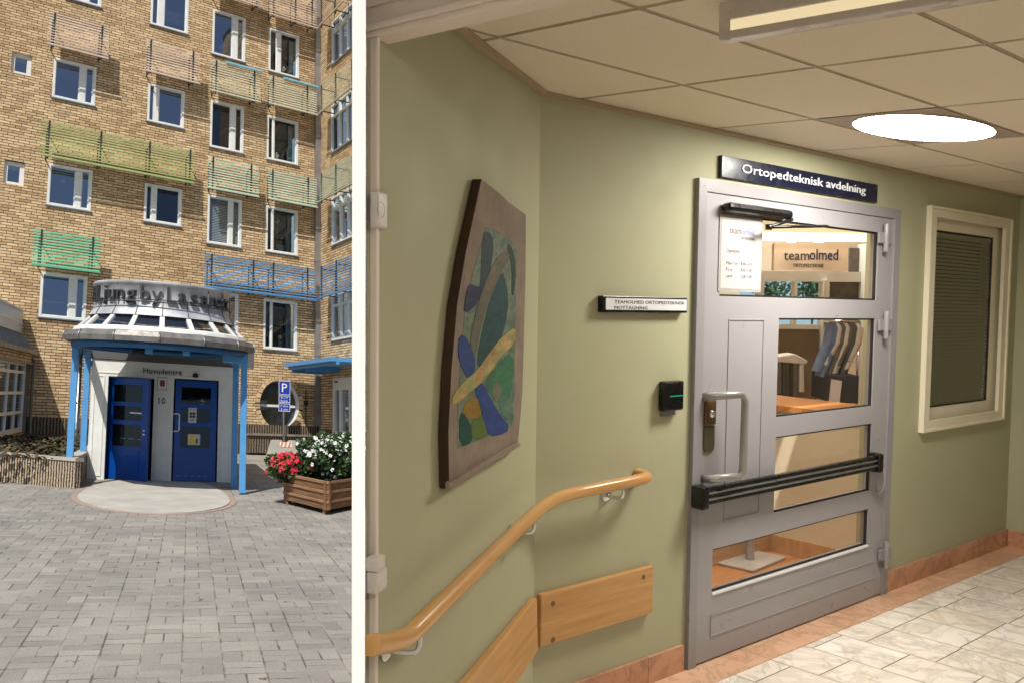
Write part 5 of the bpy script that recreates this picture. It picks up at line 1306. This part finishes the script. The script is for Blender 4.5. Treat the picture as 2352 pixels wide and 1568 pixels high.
# socket plate and switch on the left wall
q = rect4(left_w, ((867,441),(889,444),(889,526),(867,523)), .02)
mb = MB(); mb.box(left_w, q[0], q[1], q[2], q[3], .001, .022); so_ = add('wall_socket', mb, M['plasticwhite'], None, 'white socket plate high on the wall at the left', 'socket', bevel=.004)
mb = MB(); cc = ((q[0] + q[1]) / 2 - .01, (q[2] + q[3]) / 2); mb.revolve(lambda r_, a, h: left_w.P(cc[0] + r_ * math.cos(a), cc[1] + r_ * 1.0 * math.sin(a), h), [(.017, .0225), (.014, .020), (.001, .0215)], n_=20); add('recess', mb, M['socketgrey'], so_)
q = rect4(left_w, ((867,1290),(892,1283),(889,1350),(867,1366)), .03)
mb = MB(); mb.box(left_w, q[0], q[1], q[2], q[3] - .02, .001, .03); sw = add('light_switch', mb, M['plasticwhite'], None, 'white switch box low on the wall at the left', 'switch', bevel=.005)
mb = MB(); mb.box(left_w, q[0] + .0, q[1] - .012, q[2] + .02, q[3] - .05, .0305, .036); add('rocker', mb, M['plasticwhite'], sw)
mb = MB(); mb.box(left_w, q[0], q[1] - .01, q[3] - .018, q[3] + .01, .001, .028); add('upper_box', mb, M['plasticwhite'], sw)

# handrail
RO = .085
r_pts = []
A1 = left_w.px(852, 1480, RO); A2 = left_w.px(905, 1472, RO); A3 = left_w.px(935, 1462, RO); A4 = left_w.px(958, 1440, RO); A5 = left_w.px(1240, 1165, RO)
Bq = [door_w.px(1300, 1134, RO), door_w.px(1400, 1115, RO), door_w.px(1480, 1098, RO)]
yl = Bq[0][1]
c1 = left_w.P(A5[0], A5[1], RO)
pts = [left_w.P(*A1, RO), left_w.P(*A2, RO), left_w.P(*A3, RO), left_w.P(*A4, RO), left_w.P((A4[0] + A5[0]) / 2, (A4[1] + A5[1]) / 2, RO), c1,
       (c1 * .35 + door_w.P(*Bq[0], RO) * .65) - VR * -.004, door_w.P(Bq[0][0] + .04, Bq[0][1], RO), door_w.P(*Bq[1], RO), door_w.P(*Bq[2], RO), door_w.P(Bq[2][0] + .035, Bq[2][1], RO - .015), door_w.P(Bq[2][0] + .045, Bq[2][1], .03), door_w.P(Bq[2][0] + .045, Bq[2][1], .002)]
# smooth the path
def smooth(p, it=2):
    for _ in range(it):
        n_ = [p[0]]
        for a, b in zip(p[:-1], p[1:]): n_ += [a * .75 + b * .25, a * .25 + b * .75]
        n_.append(p[-1]); p = n_
    return p
hr = thing('handrail', pts[0], 'round lacquered beech handrail rising along the left wall and round the corner', 'handrail')
mb = MB(); mb.tube(smooth(pts, 2), .0225, 14); add('rail', mb, M['beech'], hr)
def bracket(fr, x, y):
    s_, t_ = fr.px(x, y, RO)
    mb = MB(); mb.tube(smooth([fr.P(s_, t_ + .02, RO), fr.P(s_, t_ - .045, RO), fr.P(s_ - .005, t_ - .055, RO - .02), fr.P(s_ - .01, t_ - .055, .01)], 2), .007, 8)
    bo_ = add('bracket', mb, M['chrome'], hr)
    mb = MB(); mb.revolve(lambda r_, a, h: fr.P(s_ - .01 + r_ * math.cos(a), t_ - .055 + r_ * math.sin(a), h), [(.026, .001), (.026, .008), (.012, .014), (.001, .016)], n_=18); add('rose', mb, M['chrome'], bo_)
bracket(left_w, 965, 1447); bracket(left_w, 1228, 1186); bracket(door_w, 1432, 1113)

# wooden bumper boards
q = rect4(door_w, ((1243,1370),(1503,1296),(1500,1404),(1243,1490)), .03)
mb = MB(); mb.box(door_w, q[0], q[1], q[2], q[3], .002, .028); bb = add('bumper_board', mb, M['pine'], None, 'straight varnished pine board screwed to the wall left of the door', 'board', bevel=.004)
for (x, y) in ((1270, 1385), (1270, 1468), (1478, 1324)):
    a_, b_ = door_w.px(x, y, .028); mb = MB(); mb.revolve(lambda r_, an, h: door_w.P(a_ + r_ * math.cos(an), b_ + r_ * math.sin(an), h), [(.011, .0285), (.007, .0282), (.001, .0284)], n_=12); add('screw', mb, M['bronze'], bb)
s_a = [left_w.px(*p, .028) for p in ((1234,1372),(1080,1559),(940,1729),(1051,1729),(1193,1559),(1236,1493))]
mb = MB(); mb.prism(left_w, s_a, .002, .028); add('bumper_board', mb, M['pine'], None, 'sloping varnished pine board running down the left wall', 'board', bevel=.004)

# ---------------------------------------------------------------- the shop behind the door
FS = -ER
cor = rl(1764, 1262, FS)
shop = lambda a, b, h: HP(a, b, h)
mb = MB(); SP = [planp(1330, 3.6), planp(1330, 11.0), planp(2900, 11.0), (AR + .02, B0 + .36), (dh[0] - .3, B0 + .36)]
mb.prism(lvl, SP, FS - .05, FS + .001); add('shop_floor', mb, M['woodfloor'], label='orange wood floor of the shop seen through the door', kind='structure')
mb = MB(); mb.box(lvl, dh[0] - .1, dh[1] + .1, B0 + .1, B0 + .355, FS - .02, FS + .0035); add('threshold', mb, M['peach'], label='marble threshold below the grey door', kind='structure')
ah, bh_ = cor
HS = HP(0, 0, -.62)
mb = MB(); hc_ = door_w.px(1900, 975, -.8)[1]
ch_ = Fr(HP(ah, bh_, 0), D1, VR); cw_ = Fr(HP(ah, bh_, 0), -D2, VR)
top_h = ch_.px(1790, 938)[1]
ctr_o = thing('reception_counter', HP(ah, bh_, FS), 'cream half height counter with wooden top inside the shop', 'counter')
mb = MB(); mb.box(lvl, ah - 1.3, ah, bh_, bh_ + .1, FS, top_h); mb.box(lvl, ah, ah + .1, B0 + .2, bh_ + .1, FS, top_h); add('panel', mb, M['cream'], ctr_o)
mb = MB(); mb.box(lvl, ah - 1.3, ah + .0, bh_ - .015, bh_ - .0005, FS + .002, FS + .11); mb.box(lvl, ah - .015, ah - .0005, B0 + .2, bh_ - .016, FS + .002, FS + .11); add('skirting', mb, M['pine'], ctr_o)
mb = MB(); mb.box(lvl, ah - 1.3, ah - .02, bh_ - .03, bh_ + .6, top_h + .001, top_h + .035); mb.box(lvl, ah - .019, ah + .5, B0 + .2, bh_ + .6, top_h + .001, top_h + .035); add('counter_top', mb, M['woodfloor'], ctr_o)
# stand base and mat
sa_, sb_ = rl(1722, 1290, FS)
stn = thing('display_stand', HP(sa_, sb_, FS), 'pale grey display stand with flat square foot behind the door glass', 'stand')
corners = [rl(*p, FS + .02) for p in ((1640,1288),(1738,1262),(1806,1277),(1730,1308))]
mb = MB(); mb.prism(lvl, corners, FS + .004, FS + .02); add('foot', mb, plain('pale_grey_metal', (196, 188, 184), .35, .2), stn, bevel=.006)
mb = MB(); mb.tube([HP(sa_, sb_, FS + .02), HP(sa_, sb_, FS + 1.35)], .026, 12); add('pole', mb, plain('pale_grey_pole', (186, 180, 176), .35, .2), stn)
mt_ = [rl(*p, FS + .012) for p in ((1560,1290),(1640,1302),(1800,1306),(1900,1330),(1600,1420))]
mb = MB(); mb.box(lvl, dh[0] + .02, dh[0] + 1.0, B0 + .42, rl(1640, 1306, FS)[1], FS + .002, FS + .012); add('door_mat', mb, M['mat'], None, 'dark entrance mat just inside the grey door', 'mat')
# back of the shop, parallel to the picture
ZB = 9.0
def bk(z):
    f = Fr(np.array([0, 0, z]), nz(np.array([1.0, .01, 0])), VR, None); return f
def bpx(z, x, y): return bk(z).px(x, y)
def bbox(mbx, z0, z1, x0, y0, x1, y1):
    f = bk(z0); a, b = f.px(x0, y1), f.px(x1, y0); mbx.box(f, a[0], b[0], a[1], b[1], -(z1 - z0), 0); return mbx
AL = 2
mb = MB(); bbox(mb, ZB + .6, ZB + .7, 1500, 430, 2240, 1200); add('shop_back_wall', mb, M['cream'], label='cream back wall of the shop', kind='structure')
mb = MB(); bbox(mb, 6.86, 7.2, 1600, 470, 2120, 536); add('shop_bulkhead', mb, M['cream'], label='cream ceiling bulkhead of the shop', kind='structure')
mb = MB(); mb.prism(lvl, [(dh[0] - .3, B0 + .121), planp(1330, 3.6), planp(1330, 11.0), planp(2900, 11.0), (AR + .02, B0 + .121)], CH + .75, CH + .85)
for p_, q_ in ((planp(1330, 3.75), planp(1330, 11.0)), (planp(1330, 11.0), planp(2900, 11.0)), (planp(2900, 11.0), (AR + .02, B0 + .121)), ((dh[0] - .3, B0 + .13), planp(1330, 3.75))): wallseg(p_, q_, -.05, FS, CH + .76)
add('shop_shell', mb, M['cream'], label='outer shell of the shop', kind='structure')
cv = MB(); bbox(cv, 6.8, 6.85, 1752, 536, 1992, 553); add('cove_lamp', cv, M['cove'], None, 'long warm cove light under the shop ceiling', 'lamp')
for x_ in (1818, 1880):
    f = bk(6.6); a, b = f.px(x_, 571 - 14); mb = MB(); mb.revolve(lambda r_, an, h: f.P(a + r_ * math.cos(an), b + h, r_ * math.sin(an)), [(.03, 0), (.045, .03), (.03, .05)], n_=12); mb.revolve(lambda r_, an, h: f.P(a + r_ * math.cos(an), b + h, r_ * math.sin(an)), [(.001, -.001), (.03, 0)], n_=12); add('spotlight', mb, M['spot'], None, 'small ceiling spotlight %s in the shop' % ('above the first letters of the hanging sign' if x_ < 1850 else 'above the last letters of the hanging sign'), 'spotlight', 'spotlights in the shop')
# hanging name panel
mb = MB(); bbox(mb, 6.9, 6.96, 1777, 561, 1947, 621); np_ = add('name_panel', mb, M['shopsign'], None, 'pink beige name panel hanging in the shop behind the door glass', 'sign')
f = bk(6.9); a, b = f.px(1800, 597); a1 = f.px(1858, 597)[0]
mb = MB(); text_mb(mb, f, 'team', a, b, .075, a1 - a, .002, .008); a2, b2 = f.px(1822, 614); text_mb(mb, f, 'ORTOPEDTEKNIK', a2, b2, .028, f.px(1892, 614)[0] - a2, .002, .006); add('lettering', mb, M['darktext'], np_)
mb = MB(); a, b = f.px(1859, 597); text_mb(mb, f, 'olmed', a, b, .085, f.px(1924, 597)[0] - a, .002, .009); add('lettering', mb, M['navytext'], np_)
# partition with windows to the garden
par = thing('shop_partition', bk(8.2).P(*bpx(8.2, 1840, 960)), 'white glazed partition at the back of the shop', 'partition')
mb = MB(); bbox(mb, 8.2, 8.3, 1640, 626, 2060, 645); bbox(mb, 8.2, 8.3, 1640, 746, 1882, 754); bbox(mb, 8.2, 8.3, 1822, 645, 1832, 745); bbox(mb, 8.15, 8.3, 1882, 645, 1905, 1000); bbox(mb, 8.1, 8.3, 1975, 560, 1999, 1000); bbox(mb, 8.2, 8.3, 1742, 645, 1756, 745); add('frame', mb, M['white'], par)
mb = MB(); bbox(mb, 8.22, 8.28, 1640, 755, 1881, 935); add('lower_panel', mb, M['taupewall'], par)
mb = MB(); bbox(mb, 8.25, 8.28, 1906, 645, 1974, 735); bbox(mb, 8.25, 8.28, 1950, 570, 1974, 625); add('grey_panel', mb, M['greycloth'], par)
gd_ = MB(); bbox(gd_, 9.3, 9.35, 1700, 640, 1890, 750); add('garden_window', gd_, emit('daylight_pane', (.45, .66, .78), .9), None, 'bright daylight window behind the shop partition', 'window')
for i, (x_, y_) in enumerate(((1775, 672), (1865, 662))):
    f = bk(8.9); c_ = f.P(*f.px(x_, y_)); mb = MB()
    for k in range(420):
        p = rng.normal(size=3) * np.array([.09, .06, .05]); cc2 = c_ + p; d = nz(rng.normal(size=3)) * .05; e = nz(np.cross(d, rng.normal(size=3))) * .014
        mb.face([cc2, cc2 + d * .5 + e, cc2 + d, cc2 + d * .5 - e])
    mb.tube([c_ - V * -.0 + np.array([0, .5, 0]), c_], .012, 6)
    add('potted_tree', mb, plain('teal_leaves', (58, 104, 86), .6, var=.4), None, ('leafy green plant at the left pane behind the name panel', 'leafy green plant at the middle pane behind the name panel')[i], 'plant', weld=False)
# clothes rail on the right and garments
rk = thing('clothes_rack', bk(7.6).P(*bpx(7.6, 1940, 930)), 'rack of hanging blue, grey and white garments in the shop', 'clothes rack')
f = bk(7.6)
mb = MB(); a, b = f.px(1904, 738); a1 = f.px(1974, 738)[0]; mb.tube([f.P(a, b, 0), f.P(a1, b, 0)], .012, 8); mb.tube([f.P(a1, b, 0), f.P(a1, b - .85, 0)], .012, 8); add('rail', mb, M['chrome'], rk)
gar = [(1906, 'bluecloth', 0), (1914, 'bluecloth', 4), (1921, 'whitecloth', -2), (1931, 'greycloth', 3), (1940, 'whitecloth', -3), (1949, 'greycloth', 2), (1958, 'darktext', 0), (1966, 'whitecloth', 0)]
for i, (x_, m_, dz) in enumerate(gar):
    a, b = f.px(x_, 742); L_ = .42 + .06 * math.sin(i * 2.3); mb = MB(); n_ = 7
    sk_ = -.10
    prof = [(0, 0, .012), (.03, -.05, .03), (.035 + sk_ * .2, -.18, .034), (.03 + sk_ * .6, -L_ * .7, .03), (.02 + sk_, -L_, .028)]
    for (o1, y1, w1), (o2, y2, w2) in zip(prof[:-1], prof[1:]):
        for sgn in (1,):
            mb.face([f.P(a + o1 - w1, b + y1, .05), f.P(a + o1 + w1, b + y1, .02), f.P(a + o2 + w2, b + y2, .02), f.P(a + o2 - w2, b + y2, .06)], None, 0, True)
            mb.face([f.P(a + o1 + w1, b + y1, .02), f.P(a + o1 + w1, b + y1, -.12), f.P(a + o2 + w2, b + y2, -.12), f.P(a + o2 + w2, b + y2, .02)], None, 0, True)
            mb.face([f.P(a + o1 - w1, b + y1, -.12), f.P(a + o1 - w1, b + y1, .05), f.P(a + o2 - w2, b + y2, .06), f.P(a + o2 - w2, b + y2, -.12)], None, 0, True)
    add('hanging_garment', mb, M[m_], None, '%s hanging on the shop rack, %s from the white post' % ({'bluecloth': 'blue garment', 'whitecloth': 'white garment', 'greycloth': 'grey garment', 'darktext': 'dark garment'}[m_], ('first', 'second', 'third', 'fourth', 'fifth', 'sixth', 'seventh', 'last')[i]), 'garment', 'garments on the shop rack')
mb = MB(); bbox(mb, 7.4, 7.9, 1908, 862, 1974, 925); add('storage_box', mb, M['navycloth'], None, 'dark navy box under the hanging garments', 'box', bevel=.01)
f = bk(7.3); q_ = [f.px(*p) for p in ((1910,870),(1934,874),(1926,945),(1902,943))]; mb = MB(); mb.prism(f, q_[::-1], -.01, 0); add('leaflet', mb, M['paper'], None, 'white price leaflet leaning before the navy box', 'leaflet')
# left display: garments folded, hangers
f = bk(7.8)
for i, (x_, y0, y1, m_) in enumerate(((1790, 822, 905, 'greycloth'), (1803, 826, 912, 'darktext'), (1828, 820, 915, 'greycloth'), (1842, 830, 900, 'whitecloth'))):
    mb = MB(); q_ = [f.px(*p) for p in ((x_ - 6, y1), (x_ + 6, y1), (x_ + 5, y0 + 8), (x_ + 1, y0), (x_ - 5, y0 + 6))]; mb.prism(f, q_, -.15, .0); add('hanging_garment', mb, M[m_], None, ('grey garment at the far left of the shop display', 'dark garment second from the left in the shop display', 'grey garment in the middle of the shop display', 'pale garment right of the middle in the shop display')[i], 'garment', 'garments in the shop display', bevel=.008)
mb = MB(); q_ = [f.px(*p) for p in ((1785, 818), (1825, 812), (1855, 828), (1850, 836), (1785, 830))]; mb.prism(f, q_[::-1], -.2, .02); add('folded_garment', mb, M['whitecloth'], None, 'white folded garment on top of the shop display', 'garment', bevel=.01)
mb = MB(); a, b = f.px(1800, 925); mb.box(f, a - .03, a + .30, b - .05, b + .03, -.2, .05); add('shoe_box', mb, M['black'], None, 'low black item on the wooden counter in the shop', 'box', bevel=.01)
# added lamps, hidden above the door, that brighten the room behind it
for i, (a_, b_) in enumerate((planp(1760, 4.9), planp(1850, 8.2))):
    mb = MB(); mb.box(lvl, a_ - .5, a_ + .5, b_ - .25, b_ + .25, CH + .70, CH + .73); add('added_shop_lamp', mb, emit('added_lamp_panel', (1, .93, .82), 34), None, ('added flat lamp, unseen, brightening the shop nearest the door', 'added flat lamp, unseen, brightening the back of the shop')[i], 'ceiling lamp', 'added lamps of the shop')
